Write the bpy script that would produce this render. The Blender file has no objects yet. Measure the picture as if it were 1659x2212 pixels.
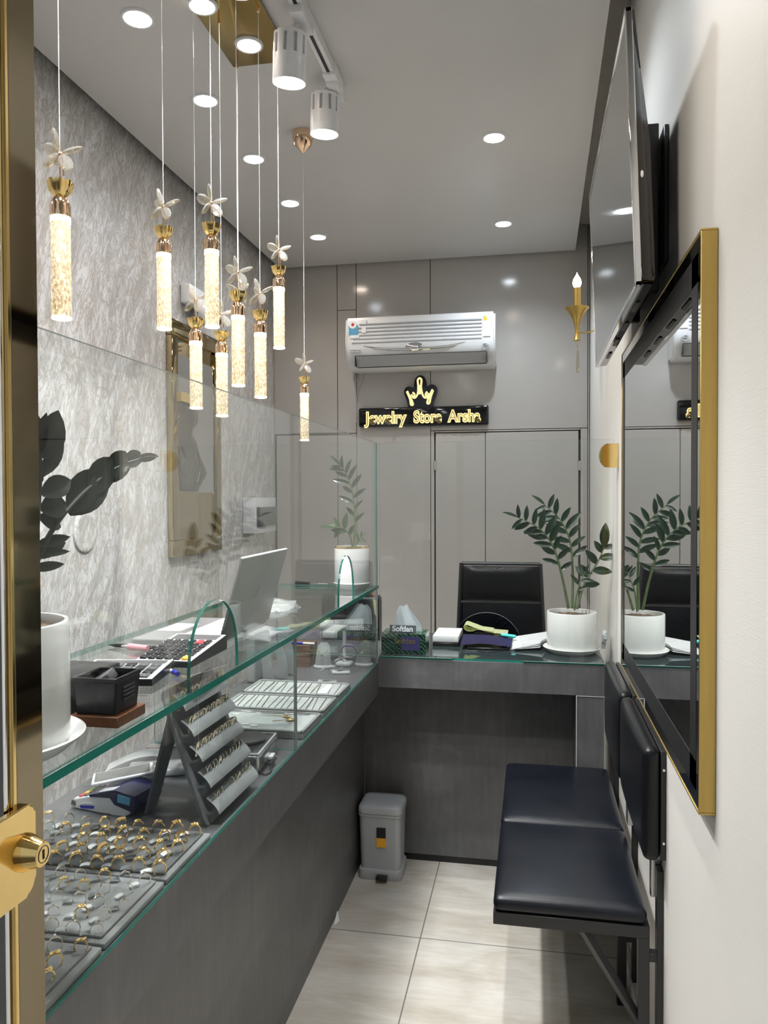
import bpy, bmesh, math, random
from mathutils import Vector, Matrix
random.seed(7)
SC = bpy.context.scene
COL = SC.collection
PI = math.pi

# ------------------------------------------------------------------ materials
def new_mat(name):
    m = bpy.data.materials.new(name)
    m.use_nodes = True
    nt = m.node_tree
    nt.nodes.clear()
    out = nt.nodes.new('ShaderNodeOutputMaterial')
    return m, nt, out

def lk(nt, a, b):
    nt.links.new(a, b)

def pbsdf(nt, **kw):
    p = nt.nodes.new('ShaderNodeBsdfPrincipled')
    for k, v in kw.items():
        k = k.replace('_', ' ')
        if k in p.inputs:
            if k in ('Base Color', 'Emission Color', 'Specular Tint', 'Coat Tint') and len(v) == 3:
                v = (*v, 1)
            p.inputs[k].default_value = v
    return p

def coords(nt, scale=(1, 1, 1), rot=(0, 0, 0), loc=(0, 0, 0)):
    tc = nt.nodes.new('ShaderNodeTexCoord')
    mp = nt.nodes.new('ShaderNodeMapping')
    mp.inputs['Scale'].default_value = scale
    mp.inputs['Rotation'].default_value = rot
    mp.inputs['Location'].default_value = loc
    lk(nt, tc.outputs['Object'], mp.inputs['Vector'])
    return mp.outputs['Vector']

def noise(nt, vec, scale, detail=4, rough=.55, dist=0):
    n = nt.nodes.new('ShaderNodeTexNoise')
    n.inputs['Scale'].default_value = scale
    n.inputs['Detail'].default_value = detail
    n.inputs['Roughness'].default_value = rough
    n.inputs['Distortion'].default_value = dist
    lk(nt, vec, n.inputs['Vector'])
    return n.outputs['Fac']

def ramp(nt, fac, stops):
    r = nt.nodes.new('ShaderNodeValToRGB')
    e = r.color_ramp.elements
    e[0].position, e[0].color = stops[0][0], (*stops[0][1], 1)
    e[1].position, e[1].color = stops[-1][0], (*stops[-1][1], 1)
    for p, c in stops[1:-1]:
        x = e.new(p)
        x.color = (*c, 1)
    lk(nt, fac, r.inputs['Fac'])
    return r.outputs['Color']

def mixc(nt, fac, a, b, mode='MIX'):
    m = nt.nodes.new('ShaderNodeMix')
    m.data_type = 'RGBA'
    m.blend_type = mode
    for sock, v in ((m.inputs[0], fac), (m.inputs[6], a), (m.inputs[7], b)):
        if hasattr(v, 'is_output'):
            lk(nt, v, sock)
        else:
            sock.default_value = v if not isinstance(v, tuple) else (*v, 1)
    return m.outputs[2]

def bump(nt, height, strength, dist=.01):
    b = nt.nodes.new('ShaderNodeBump')
    b.inputs['Strength'].default_value = strength
    b.inputs['Distance'].default_value = dist
    lk(nt, height, b.inputs['Height'])
    return b.outputs['Normal']

def mat(name, c, rough=.5, metal=0., c2=None, scale=20, stretch=(1, 1, 1), bmp=0, coat=0, spec=.5, emis=None, es=0, bscale=None, sheen=0):
    m, nt, out = new_mat(name)
    p = pbsdf(nt, Base_Color=c, Roughness=rough, Metallic=metal)
    p.inputs['Specular IOR Level'].default_value = spec
    p.inputs['Coat Weight'].default_value = coat
    p.inputs['Coat Roughness'].default_value = .05
    p.inputs['Sheen Weight'].default_value = sheen
    vec = coords(nt, stretch)
    c2 = c2 or tuple(min(1, v * 1.08 + .002) for v in c)
    n = noise(nt, vec, scale)
    lk(nt, ramp(nt, n, [(.35, c), (.65, c2)]), p.inputs['Base Color'])
    if bmp:
        lk(nt, bump(nt, noise(nt, vec, bscale or scale * 3), bmp), p.inputs['Normal'])
    if emis:
        p.inputs['Emission Color'].default_value = (*emis, 1)
        p.inputs['Emission Strength'].default_value = es
    lk(nt, p.outputs[0], out.inputs[0])
    return m

def emit(name, c, s):
    m, nt, out = new_mat(name)
    e = nt.nodes.new('ShaderNodeEmission')
    e.inputs[0].default_value = (*c, 1)
    e.inputs[1].default_value = s
    lk(nt, e.outputs[0], out.inputs[0])
    return m

def glass(name, tint=(.975, .99, .984), ior=1.5, rough=0., gl=(1, 1, 1), whit=0.):
    """thin architectural glass: fresnel mix of straight transmission and mirror reflection"""
    m, nt, out = new_mat(name)
    geo = nt.nodes.new('ShaderNodeNewGeometry')
    mr = nt.nodes.new('ShaderNodeMapRange')
    mr.inputs['To Min'].default_value = ior
    mr.inputs['To Max'].default_value = 1 / ior
    lk(nt, geo.outputs['Backfacing'], mr.inputs['Value'])
    fr = nt.nodes.new('ShaderNodeFresnel')
    lk(nt, mr.outputs[0], fr.inputs['IOR'])
    tr = nt.nodes.new('ShaderNodeBsdfTransparent')
    tr.inputs[0].default_value = (*tint, 1)
    g = nt.nodes.new('ShaderNodeBsdfGlossy')
    g.inputs['Color'].default_value = (*gl, 1)
    g.inputs['Roughness'].default_value = rough
    base = tr.outputs[0]
    if whit:
        d = nt.nodes.new('ShaderNodeBsdfDiffuse')
        d.inputs[0].default_value = (.8, .83, .83, 1)
        mx0 = nt.nodes.new('ShaderNodeMixShader')
        mx0.inputs[0].default_value = whit
        lk(nt, base, mx0.inputs[1]); lk(nt, d.outputs[0], mx0.inputs[2])
        base = mx0.outputs[0]
    mx = nt.nodes.new('ShaderNodeMixShader')
    lk(nt, fr.outputs[0], mx.inputs[0]); lk(nt, base, mx.inputs[1]); lk(nt, g.outputs[0], mx.inputs[2])
    lk(nt, mx.outputs[0], out.inputs[0])
    return m

def m_plaster():
    m, nt, out = new_mat('trowelled_plaster')
    p = pbsdf(nt, Roughness=.42)
    v0 = coords(nt)
    def tilted(deg, sc):
        r = coords(nt, (1, 1, 1), (math.radians(deg), 0, 0))
        mp = nt.nodes.new('ShaderNodeMapping')
        mp.inputs['Scale'].default_value = sc
        lk(nt, r, mp.inputs['Vector'])
        return mp.outputs['Vector']
    v1 = tilted(24, (1, 1, .30))
    v2 = tilted(-16, (1, 1, .26))
    a = noise(nt, v1, 21, 5, .62, 1.3)
    b = noise(nt, v2, 15, 5, .6, 1.8)
    c = noise(nt, v0, 1.6, 2)
    big = ramp(nt, c, [(.3, (.45, .44, .435)), (.7, (.55, .545, .545))])
    la = ramp(nt, a, [(.445, (0, 0, 0)), (.495, (1, 1, 1)), (.545, (0, 0, 0))])
    lb = ramp(nt, b, [(.465, (0, 0, 0)), (.50, (1, 1, 1)), (.535, (0, 0, 0))])
    w = ramp(nt, noise(nt, v1, 11, 5, .65, 1.4), [(.44, (0, 0, 0)), (.56, (1, 1, 1))])
    col = mixc(nt, w, big, (.655, .655, .665))
    lines = mixc(nt, 1., la, lb, 'LIGHTEN')
    lm = mixc(nt, 1., lines, (.72, .72, .72), 'MULTIPLY')
    col = mixc(nt, lm, col, (.30, .265, .22))
    lk(nt, col, p.inputs['Base Color'])
    h = mixc(nt, .5, a, b)
    lk(nt, bump(nt, h, .55, .008), p.inputs['Normal'])
    lk(nt, p.outputs[0], out.inputs[0])
    return m

def m_floor():
    m, nt, out = new_mat('stone_floor_tile')
    p = pbsdf(nt, Roughness=.22)
    v = coords(nt)
    a = noise(nt, coords(nt, (1, 2.2, 1)), 2.4, 6, .6, .6)
    b = noise(nt, coords(nt, (1, 6, 1)), 9, 5, .65, .4)
    col = ramp(nt, a, [(.33, (.48, .44, .37)), (.5, (.60, .565, .505)), (.68, (.68, .66, .61))])
    col2 = ramp(nt, b, [(.3, (.90, .89, .87)), (.7, (1.04, 1.04, 1.035))])
    col = mixc(nt, 1., col, col2, 'MULTIPLY')
    br = nt.nodes.new('ShaderNodeTexBrick')
    br.offset = 0
    br.inputs['Scale'].default_value = 1
    br.inputs['Brick Width'].default_value = .8
    br.inputs['Row Height'].default_value = .8
    br.inputs['Mortar Size'].default_value = .0022
    br.inputs['Mortar Smooth'].default_value = .1
    br.inputs['Color1'].default_value = (1, 1, 1, 1)
    br.inputs['Color2'].default_value = (1, 1, 1, 1)
    br.inputs['Mortar'].default_value = (0, 0, 0, 1)
    lk(nt, coords(nt, loc=(.374, -2.593 + 2.4, 0)), br.inputs['Vector'])
    col = mixc(nt, br.outputs['Fac'], col, (.20, .185, .165))
    lk(nt, col, p.inputs['Base Color'])
    lk(nt, p.outputs[0], out.inputs[0])
    return m

def m_cement():
    m, nt, out = new_mat('dark_cement_laminate')
    p = pbsdf(nt, Roughness=.38)
    a = noise(nt, coords(nt, (1, .5, 1.2)), 3.2, 6, .62, .5)
    b = noise(nt, coords(nt, (8, 8, 1.2)), 6, 4, .6)
    col = ramp(nt, a, [(.3, (.082, .082, .087)), (.55, (.112, .112, .115)), (.75, (.162, .162, .165))])
    c2 = ramp(nt, b, [(.3, (.86, .86, .87)), (.7, (1.12, 1.11, 1.10))])
    lk(nt, mixc(nt, 1., col, c2, 'MULTIPLY'), p.inputs['Base Color'])
    lk(nt, bump(nt, b, .05, .003), p.inputs['Normal'])
    lk(nt, p.outputs[0], out.inputs[0])
    return m

def m_rightwall():
    m, nt, out = new_mat('cream_ribbed_wallpaper')
    p = pbsdf(nt, Roughness=.5)
    n1 = noise(nt, coords(nt, (1, 3, 40)), 9, 3, .6, .3)
    n2 = noise(nt, coords(nt), 2.2, 2)
    col = ramp(nt, n2, [(.3, (.74, .72, .675)), (.7, (.77, .75, .71))])
    lk(nt, col, p.inputs['Base Color'])
    lk(nt, bump(nt, n1, .10, .003), p.inputs['Normal'])
    lk(nt, p.outputs[0], out.inputs[0])
    return m

def m_crystal():
    m, nt, out = new_mat('lit_bubble_crystal')
    v = coords(nt, (1, 1, .55))
    n = noise(nt, v, 230, 2, .7)
    n2 = noise(nt, coords(nt), 46, 3, .6)
    vo = nt.nodes.new('ShaderNodeTexVoronoi')
    vo.inputs['Scale'].default_value = 170
    lk(nt, v, vo.inputs['Vector'])
    c = ramp(nt, n, [(.36, (.30, .21, .10)), (.46, (.62, .47, .26)), (.56, (1.0, .84, .55)), (.68, (1.2, 1.12, .95))])
    s = ramp(nt, vo.outputs['Distance'], [(.1, (1.4, 1.4, 1.4)), (.5, (.55, .55, .55))])
    c = mixc(nt, 1., c, s, 'MULTIPLY')
    c = mixc(nt, 1., c, ramp(nt, n2, [(.35, (.8, .66, .40)), (.6, (1.1, 1.1, 1.1))]), 'MULTIPLY')
    p = pbsdf(nt, Base_Color=(.55, .48, .36), Roughness=.12)
    lk(nt, c, p.inputs['Emission Color'])
    p.inputs['Emission Strength'].default_value = 1.25
    lk(nt, p.outputs[0], out.inputs[0])
    return m

def m_tissuebox():
    m, nt, out = new_mat('green_wave_card')
    p = pbsdf(nt, Roughness=.25)
    w = nt.nodes.new('ShaderNodeTexWave')
    w.inputs['Scale'].default_value = 26
    w.inputs['Distortion'].default_value = 5
    w.inputs['Detail'].default_value = 2
    w.inputs['Detail Scale'].default_value = 2.2
    lk(nt, coords(nt, rot=(0, .9, 0)), w.inputs['Vector'])
    a = ramp(nt, w.outputs['Fac'], [(.3, (.004, .006, .006)), (.75, (.012, .075, .042)), (.95, (.04, .17, .09))])
    lk(nt, a, p.inputs['Base Color'])
    lk(nt, p.outputs[0], out.inputs[0])
    return m

M = dict(
    plaster=m_plaster(), floor=m_floor(), cement=m_cement(), cream=m_rightwall(), crystal=m_crystal(), tbox=m_tissuebox(),
    ceil=mat('satin_ceiling', (.63, .62, .605), .32, c2=(.65, .64, .625), scale=2),
    cove=mat('cove_paint', (.60, .57, .52), .7),
    lam=mat('gloss_laminate', (.44, .42, .395), .13, c2=(.455, .435, .41), scale=3, spec=.6),
    seam=mat('seam_black', (.02, .02, .02), .6),
    glass=glass('clear_glass'),
    gedge=mat('green_glass_edge', (.012, .16, .125), .12, c2=(.02, .22, .175), scale=9, stretch=(1, .3, 1), spec=.8),
    gedge2=mat('pale_glass_edge', (.30, .36, .34), .2, c2=(.36, .42, .40)),
    mirror=mat('mirror_silver', (.86, .88, .88), .012, 1., c2=(.87, .89, .89)),
    bmirror=mat('bronze_mirror', (.45, .36, .20), .04, 1.),
    gold=mat('polished_gold', (.83, .60, .24), .10, 1.),
    goldb=mat('brushed_gold', (.52, .36, .11), .34, 1., stretch=(1, 1, .06), scale=120),
    dgold=mat('smoked_gold_metal', (.27, .22, .14), .06, 1., c2=(.29, .235, .15), scale=3),
    rgold=mat('rose_gold', (.82, .58, .40), .10, 1.),
    cgold=mat('champagne_jewellery_gold', (.92, .80, .58), .15, 1.),
    chaing=mat('dull_pale_gold_chain', (.34, .31, .24), .3, .6),
    ygold=mat('yellow_jewellery_gold', (.92, .66, .28), .14, 1.),
    wgold=mat('pale_jewellery_gold', (.88, .82, .70), .16, 1.),
    silver=mat('brushed_steel', (.62, .62, .61), .25, 1., stretch=(1, .1, 1), scale=60),
    chrome=mat('chrome', (.75, .76, .78), .06, 1.),
    crys=glass('petal_crystal', (.90, .83, .70), 2.1, .03, whit=.14),
    dropc=glass('drop_crystal', (.86, .82, .74), 1.7, .02),
    white=mat('white_plastic', (.78, .79, .80), .28, c2=(.80, .81, .82), scale=3, spec=.6),
    lampw=mat('lamp_white', (.74, .745, .76), .35),
    ceramic=mat('white_ceramic', (.80, .80, .785), .18, c2=(.82, .82, .81), scale=6, coat=.3),
    soil=mat('bark_soil', (.05, .03, .018), .9, c2=(.15, .10, .065), scale=60, bmp=1., bscale=60),
    leaf=mat('zz_leaf', (.007, .032, .012), .32, c2=(.014, .052, .018), scale=14, coat=.2),
    leafd=mat('zz_leaf_dark', (.010, .016, .011), .35, c2=(.015, .026, .016), scale=14),
    leafp=mat('zz_leaf_pale', (.05, .13, .045), .4, c2=(.08, .19, .06), scale=14),
    stem=mat('zz_stem', (.07, .11, .04), .45, c2=(.11, .15, .06), scale=30),
    leather=mat('black_leather', (.005, .0055, .007), .32, c2=(.007, .0075, .009), scale=9, spec=.32, bmp=.06, bscale=240),
    leather2=mat('navy_black_leather', (.005, .0065, .010), .32, c2=(.007, .0085, .013), scale=9, spec=.32, bmp=.05, bscale=240),
    blackm=mat('black_powder_coat', (.012, .012, .013), .42),
    blackp=mat('black_plastic', (.010, .010, .011), .3),
    blackg=mat('black_gloss', (.004, .004, .005), .05, spec=.6),
    screen=mat('screen_glass', (.010, .011, .014), .035, spec=.9, coat=.6),
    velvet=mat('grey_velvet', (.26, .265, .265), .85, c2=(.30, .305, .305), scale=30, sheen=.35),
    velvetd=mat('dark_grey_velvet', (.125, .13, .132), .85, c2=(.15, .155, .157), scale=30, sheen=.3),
    felt=mat('grey_suede', (.43, .45, .45), .8, c2=(.49, .51, .505), scale=12, sheen=.3),
    paper=mat('white_paper', (.84, .85, .87), .7, c2=(.86, .87, .88)),
    tissue=mat('tissue_paper', (.80, .86, .90), .8, c2=(.86, .90, .93)),
    binm=mat('grey_bin_plastic', (.42, .435, .45), .38, c2=(.44, .455, .47), scale=10),
    orange=mat('orange_sticker', (.85, .42, .02), .5),
    wood=mat('red_brown_wood', (.16, .055, .022), .4, c2=(.25, .095, .04), scale=14, stretch=(1, 12, 12)),
    woodb=mat('brown_wood', (.12, .06, .035), .5, c2=(.19, .10, .06), scale=9, stretch=(2, 2, 12)),
    navy=mat('navy_plastic', (.012, .014, .055), .25),
    blue=mat('blue_plastic', (.02, .03, .38), .3),
    violet=mat('violet_cover', (.028, .024, .10), .45, c2=(.035, .03, .125)),
    pad=mat('yellow_green_paper', (.62, .66, .36), .7, c2=(.70, .73, .46), scale=8),
    teal=mat('teal_plastic', (.05, .55, .50), .35),
    pink=mat('pink_plastic', (.85, .35, .40), .35),
    red=mat('red_plastic', (.55, .04, .05), .4),
    yellow=mat('yellow_plastic', (.80, .45, .05), .4),
    green=mat('green_plastic', (.30, .55, .10), .4),
    greyp=mat('grey_plastic', (.40, .41, .43), .35),
    greyk=mat('smoky_key', (.10, .10, .105), .3),
    lgrey=mat('light_grey_plastic', (.62, .63, .66), .4),
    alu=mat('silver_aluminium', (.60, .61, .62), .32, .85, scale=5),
    alud=mat('grey_green_lid', (.12, .132, .128), .4, .2, scale=5),  # even grey-green of the laptop lid and hinge
    keyw=mat('white_keys', (.82, .83, .84), .4),
    bust=mat('glossy_grey_figure', (.045, .041, .036), .16, c2=(.06, .055, .048), scale=8, coat=.12, spec=.35),
    poster=mat('grey_print', (.23, .23, .225), .35, c2=(.25, .25, .245), scale=2),
    hat=mat('gold_hat', (.80, .60, .22), .35, .6),
    baghaze=glass('clear_plastic_bag', (.90, .92, .92), 1.45, .08, whit=.28),
    bluefilm=mat('blue_sticker', (.10, .36, .58), .35),
    smoke=glass('dark_front', (.42, .41, .39), 1.45, .05),
    warmL=emit('warm_led', (1.0, .84, .68), 48),
    coolL=emit('cool_led', (.84, .93, 1.0), 48),
    trackL=emit('white_led', (1.0, .99, .985), 30),
    tubeend=emit('warm_light_ring', (1.0, .86, .55), 5.5),
    signL=emit('sign_neon', (1.0, .80, .36), 1.35),
    bulbL=emit('candle_bulb', (1.0, .86, .68), 9),
)

# ------------------------------------------------------------------ geometry helpers
def NB():
    return bmesh.new()

def box(bm, x0, x1, y0, y1, z0, z1, bev=0., seg=2, mtx=None, mi=0):
    t = bmesh.new()
    bmesh.ops.create_cube(t, size=1)
    for v in t.verts:
        v.co = Vector(((x0 + x1) / 2 + v.co.x * (x1 - x0), (y0 + y1) / 2 + v.co.y * (y1 - y0), (z0 + z1) / 2 + v.co.z * (z1 - z0)))
    if bev:
        bmesh.ops.bevel(t, geom=t.edges[:], offset=bev, segments=seg, affect='EDGES', profile=.5)
    merge(bm, t, mtx, mi)

def merge(bm, t, mtx=None, mi=0):
    vm = {}
    for v in t.verts:
        vm[v] = bm.verts.new(mtx @ v.co if mtx is not None else v.co)
    for f in t.faces:
        try:
            nf = bm.faces.new([vm[v] for v in f.verts])
            nf.material_index = mi if mi else f.material_index
        except ValueError:
            pass
    t.free()

def frame_of(d):
    d = Vector(d).normalized()
    a = Vector((0, 0, 1)) if abs(d.z) < .9 else Vector((1, 0, 0))
    u = d.cross(a).normalized()
    return u, d.cross(u).normalized()

def tube(bm, pts, r, seg=8, closed=False, mi=0, caps=True):
    pts = [Vector(p) for p in pts]
    n = len(pts)
    rs = r if isinstance(r, (list, tuple)) else [r] * n
    u = None
    rings = []
    for i, p in enumerate(pts):
        a = pts[(i - 1) % n] if (closed or i > 0) else p
        b = pts[(i + 1) % n] if (closed or i < n - 1) else p
        d = (b - a).normalized()
        if u is None:
            u, w = frame_of(d)
        else:
            u = (u - d * u.dot(d))
            u = u.normalized() if u.length > 1e-6 else frame_of(d)[0]
            w = d.cross(u)
        rings.append([bm.verts.new(p + (u * math.cos(2 * PI * k / seg) + w * math.sin(2 * PI * k / seg)) * rs[i]) for k in range(seg)])
    m = n if closed else n - 1
    for i in range(m):
        A, B = rings[i], rings[(i + 1) % n]
        for k in range(seg):
            f = bm.faces.new((A[k], A[(k + 1) % seg], B[(k + 1) % seg], B[k]))
            f.material_index = mi
    if not closed and caps:
        bm.faces.new(rings[0][::-1]).material_index = mi
        bm.faces.new(rings[-1]).material_index = mi

def lathe(bm, prof, c=(0, 0, 0), seg=32, mtx=None, mi=0, a0=0., a1=2 * PI):
    full = abs(a1 - a0 - 2 * PI) < 1e-6
    rings = []
    for r, z in prof:
        if r < 1e-6:
            v = Vector((c[0], c[1], c[2] + z))
            rings.append([bm.verts.new(mtx @ v if mtx is not None else v)])
        else:
            ring = []
            for k in range(seg if full else seg + 1):
                a = a0 + (a1 - a0) * k / seg
                v = Vector((c[0] + r * math.cos(a), c[1] + r * math.sin(a), c[2] + z))
                ring.append(bm.verts.new(mtx @ v if mtx is not None else v))
            rings.append(ring)
    for A, B in zip(rings, rings[1:]):
        n = seg
        for k in range(n):
            k2 = (k + 1) % seg if full else k + 1
            if len(A) == 1 and len(B) == 1:
                continue
            if len(A) == 1:
                fs = (A[0], B[k2], B[k])
            elif len(B) == 1:
                fs = (A[k], A[k2], B[0])
            else:
                fs = (A[k], A[k2], B[k2], B[k])
            bm.faces.new(fs).material_index = mi

def cyl(bm, p0, p1, r0, r1=None, seg=24, mi=0):
    tube(bm, [p0, p1], [r0, r0 if r1 is None else r1], seg, mi=mi)

def prism(bm, poly, vec, mi=0, mi_side=0):
    vec = Vector(vec)
    A = [bm.verts.new(Vector(p)) for p in poly]
    B = [bm.verts.new(Vector(p) + vec) for p in poly]
    n = len(A)
    bm.faces.new(A).material_index = mi
    bm.faces.new(B[::-1]).material_index = mi
    for i in range(n):
        bm.faces.new((A[i], B[i], B[(i + 1) % n], A[(i + 1) % n])).material_index = mi_side

def ell(bm, c, r, rot=None, u=20, v=12, mi=0):
    mt = Matrix.Translation(Vector(c)) @ (rot.to_4x4() if rot is not None else Matrix.Identity(4))
    prof = [(math.sin(PI * i / v), -math.cos(PI * i / v)) for i in range(v + 1)]
    prof[0] = (0, -1); prof[-1] = (0, 1)
    S = Matrix.Diagonal((*r, 1))
    lathe(bm, prof, (0, 0, 0), u, mt @ S, mi)

def sheet(bm, nu, nv, fn, thick=0.):
    g = [[bm.verts.new(Vector(fn(i / nu, j / nv))) for j in range(nv + 1)] for i in range(nu + 1)]
    fs = []
    for i in range(nu):
        for j in range(nv):
            fs.append(bm.faces.new((g[i][j], g[i + 1][j], g[i + 1][j + 1], g[i][j + 1])))
    if thick:
        bmesh.ops.solidify(bm, geom=fs, thickness=thick)

def mk(name, bm, mats, parent=None, smooth=38, world=True):
    """link the bmesh as ONE mesh object; with world=True its coordinates are world ones and are moved into the parent's frame"""
    me = bpy.data.meshes.new(name)
    bmesh.ops.recalc_face_normals(bm, faces=bm.faces[:])
    if parent is not None and world:
        off = Vector((0, 0, 0))
        q = parent
        while q is not None:
            off += q.location
            q = q.parent
        bmesh.ops.translate(bm, verts=bm.verts[:], vec=-off)
    bm.to_mesh(me)
    bm.free()
    if smooth:
        me.shade_smooth()
        me.set_sharp_from_angle(angle=math.radians(smooth))
    for x in (mats if isinstance(mats, (list, tuple)) else [mats]):
        me.materials.append(x)
    o = bpy.data.objects.new(name, me)
    COL.objects.link(o)
    o.parent = parent
    return o

def thing(name, label, cat, loc=(0, 0, 0), rz=0., group=None):
    o = bpy.data.objects.new(name, None)
    o.empty_display_size = .03
    COL.objects.link(o)
    o.location = loc
    o.rotation_euler = (0, 0, rz)
    o['label'] = label
    o['category'] = cat
    if group:
        o['group'] = group
    return o

def tag(o, label, cat, group=None):
    o['label'] = label
    o['category'] = cat
    if group:
        o['group'] = group
    # put the origin at the base of the mesh
    vs = [v.co for v in o.data.vertices]
    c = Vector(((min(v.x for v in vs) + max(v.x for v in vs)) / 2, (min(v.y for v in vs) + max(v.y for v in vs)) / 2, min(v.z for v in vs)))
    o.data.transform(Matrix.Translation(-c))
    o.location = o.location + c
    return o

def struct(o):
    o['kind'] = 'structure'
    return o

def dup(root, loc, rz=None, label=None, skip=()):
    r = root.copy()
    COL.objects.link(r)
    r.location = loc
    if rz is not None:
        r.rotation_euler = (0, 0, rz)
    if label:
        r['label'] = label
    for ch in list(root.children):
        if ch.name.split('.')[0] in skip:
            continue
        c = ch.copy()
        COL.objects.link(c)
        c.parent = r
        for g in list(ch.children):
            d = g.copy()
            COL.objects.link(d)
            d.parent = c
    return r

def text_bm(s, size, extrude=.001, offset=0., align='CENTER', mtx=None, spacing=1.):
    cu = bpy.data.curves.new('txt', 'FONT')
    cu.body = s
    cu.size = size
    cu.extrude = extrude
    cu.offset = offset
    cu.align_x = align
    cu.align_y = 'CENTER'
    cu.space_character = spacing
    o = bpy.data.objects.new('txt', cu)
    COL.objects.link(o)
    dg = bpy.context.evaluated_depsgraph_get()
    me = bpy.data.meshes.new_from_object(o.evaluated_get(dg))
    bm = bmesh.new()
    bm.from_mesh(me)
    bpy.data.objects.remove(o)
    bpy.data.curves.remove(cu)
    bpy.data.meshes.remove(me)
    if mtx is not None:
        bmesh.ops.transform(bm, matrix=mtx, verts=bm.verts[:])
    return bm

def place(origin, xdir, ydir):
    x = Vector(xdir).normalized(); y = Vector(ydir).normalized(); z = x.cross(y)
    m = Matrix((x, y, z)).transposed().to_4x4()
    m.translation = Vector(origin)
    return m

def bez(p, n=14):
    p = [Vector(q) for q in p]
    out = []
    for i in range(n + 1):
        t = i / n
        if len(p) == 3:
            out.append(p[0] * (1 - t) ** 2 + p[1] * 2 * t * (1 - t) + p[2] * t * t)
        else:
            out.append(p[0] * (1 - t) ** 3 + p[1] * 3 * t * (1 - t) ** 2 + p[2] * 3 * t * t * (1 - t) + p[3] * t ** 3)
    return out

def smoothpath(pts, n=6):
    P = [Vector(p) for p in pts]
    out = []
    for i in range(len(P) - 1):
        a = P[max(i - 1, 0)]; b = P[i]; c = P[i + 1]; d = P[min(i + 2, len(P) - 1)]
        for k in range(n):
            t = k / n
            out.append(.5 * ((2 * b) + (c - a) * t + (2 * a - 5 * b + 4 * c - d) * t * t + (3 * b - a - 3 * c + d) * t ** 3))
    out.append(P[-1])
    return out

# ------------------------------------------------------------------ camera
cam = bpy.data.cameras.new('camera')
co = bpy.data.objects.new('camera', cam)
COL.objects.link(co)
cam.sensor_fit = 'HORIZONTAL'
cam.sensor_width = 36
cam.lens = 1680 / 1659 * 36
cam.clip_start = .02
Rt = Vector((.982279, .187392, -.003473)); Dn = Vector((.0002075, -.019617, -.9998075)); Fw = Vector((-.187424, .982089, -.019308))
mw = Matrix((Rt, -Dn, -Fw)).transposed().to_4x4()
mw.translation = (0, 0, 1.5)
co.matrix_world = mw
SC.camera = co

# ------------------------------------------------------------------ room shell
XL, XW, YB, ZS = -1.60, .303, 4.70, 2.93
b = NB(); box(b, -1.75, .48, -.7, 4.86, -.06, 0)
struct(mk('floor', b, M['floor'], smooth=0))
b = NB(); box(b, XL - .1, XL, -.7, 4.86, 0, 3.2)
struct(mk('wall_left', b, M['plaster'], smooth=0))
b = NB(); prism(b, [(XW, -.7, 0), (XW, 2.95, 0), (XW + .03, 4.86, 0), (XW + .14, 4.86, 0), (XW + .14, -.7, 0)], (0, 0, 3.2))
struct(mk('wall_right', b, M['cream'], smooth=0))
b = NB(); box(b, -1.7, .45, 4.72, 4.86, 0, 3.2)
wb = struct(mk('wall_back', b, M['seam'], smooth=0))
b = NB(); box(b, -1.7, .45, -.7, 4.86, 3.085, 3.2)
struct(mk('ceiling', b, M['cove'], smooth=0))
b = NB(); prism(b, [(-1.548, -.7, ZS), (-1.548, 4.675, ZS), (.245, 4.675, ZS), (.22, 2.35, ZS), (.19, -.7, ZS)], (0, 0, .07))
slab = struct(mk('ceiling_slab', b, M['ceil'], smooth=0))
# laminate cladding of the back wall
def panel(x0, x1, z0, z1, g=.0018):
    bb = NB(); box(bb, x0 + g, x1 - g, YB, 4.72, z0 + g, z1 - g, .001, 1)
    mk('panel', bb, M['lam'], wb)
for q in ((-1.6, -1.188, 1.895, 3.085), (-1.188, -1.067, 2.655, 3.085), (-1.188, -1.067, 1.895, 2.655), (-1.067, -.607, 0, 3.085),
          (-.607, .318, 1.9, 3.085), (-1.188, -1.067, 0, 1.895), (-.607, -.584, 0, 1.9), (.276, .318, 0, 1.9), (.318, .3285, 0, 3.085), (-.584, .276, 1.888, 1.9)):
    panel(*q)
def cab_door(n, x0, x1, z1, hinges):
    bb = NB(); box(bb, x0, x1, YB - .001, 4.718, .02, z1, .0015, 1)
    d = struct(mk('door_%d' % n, bb, M['lam']))
    for hx, hz in hinges:
        h = NB(); cyl(h, (hx, YB - .006, hz - .028), (hx, YB - .006, hz + .028), .0055, seg=14)
        for e in (-1, 1):
            box(h, hx - .004 + e * .005, hx + .004 + e * .005, YB - .004, YB, hz - .024, hz + .024, .001, 1)
        mk('hinge', h, M['silver'], d)
cab_door(1, -.577, -.2795, 1.884, [(-.58, 1.69), (-.58, .4)])
cab_door(2, -.2755, .265, 1.884, [(.271, 1.68), (.271, .4)])
cab_door(3, -1.585, -1.191, 1.890, [])
# skirting along the right wall
b = NB(); box(b, .284, XW, .3, 2.88, 0, .075, .002, 1)
struct(mk('baseboard_right', b, M['cream'], smooth=0))

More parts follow.
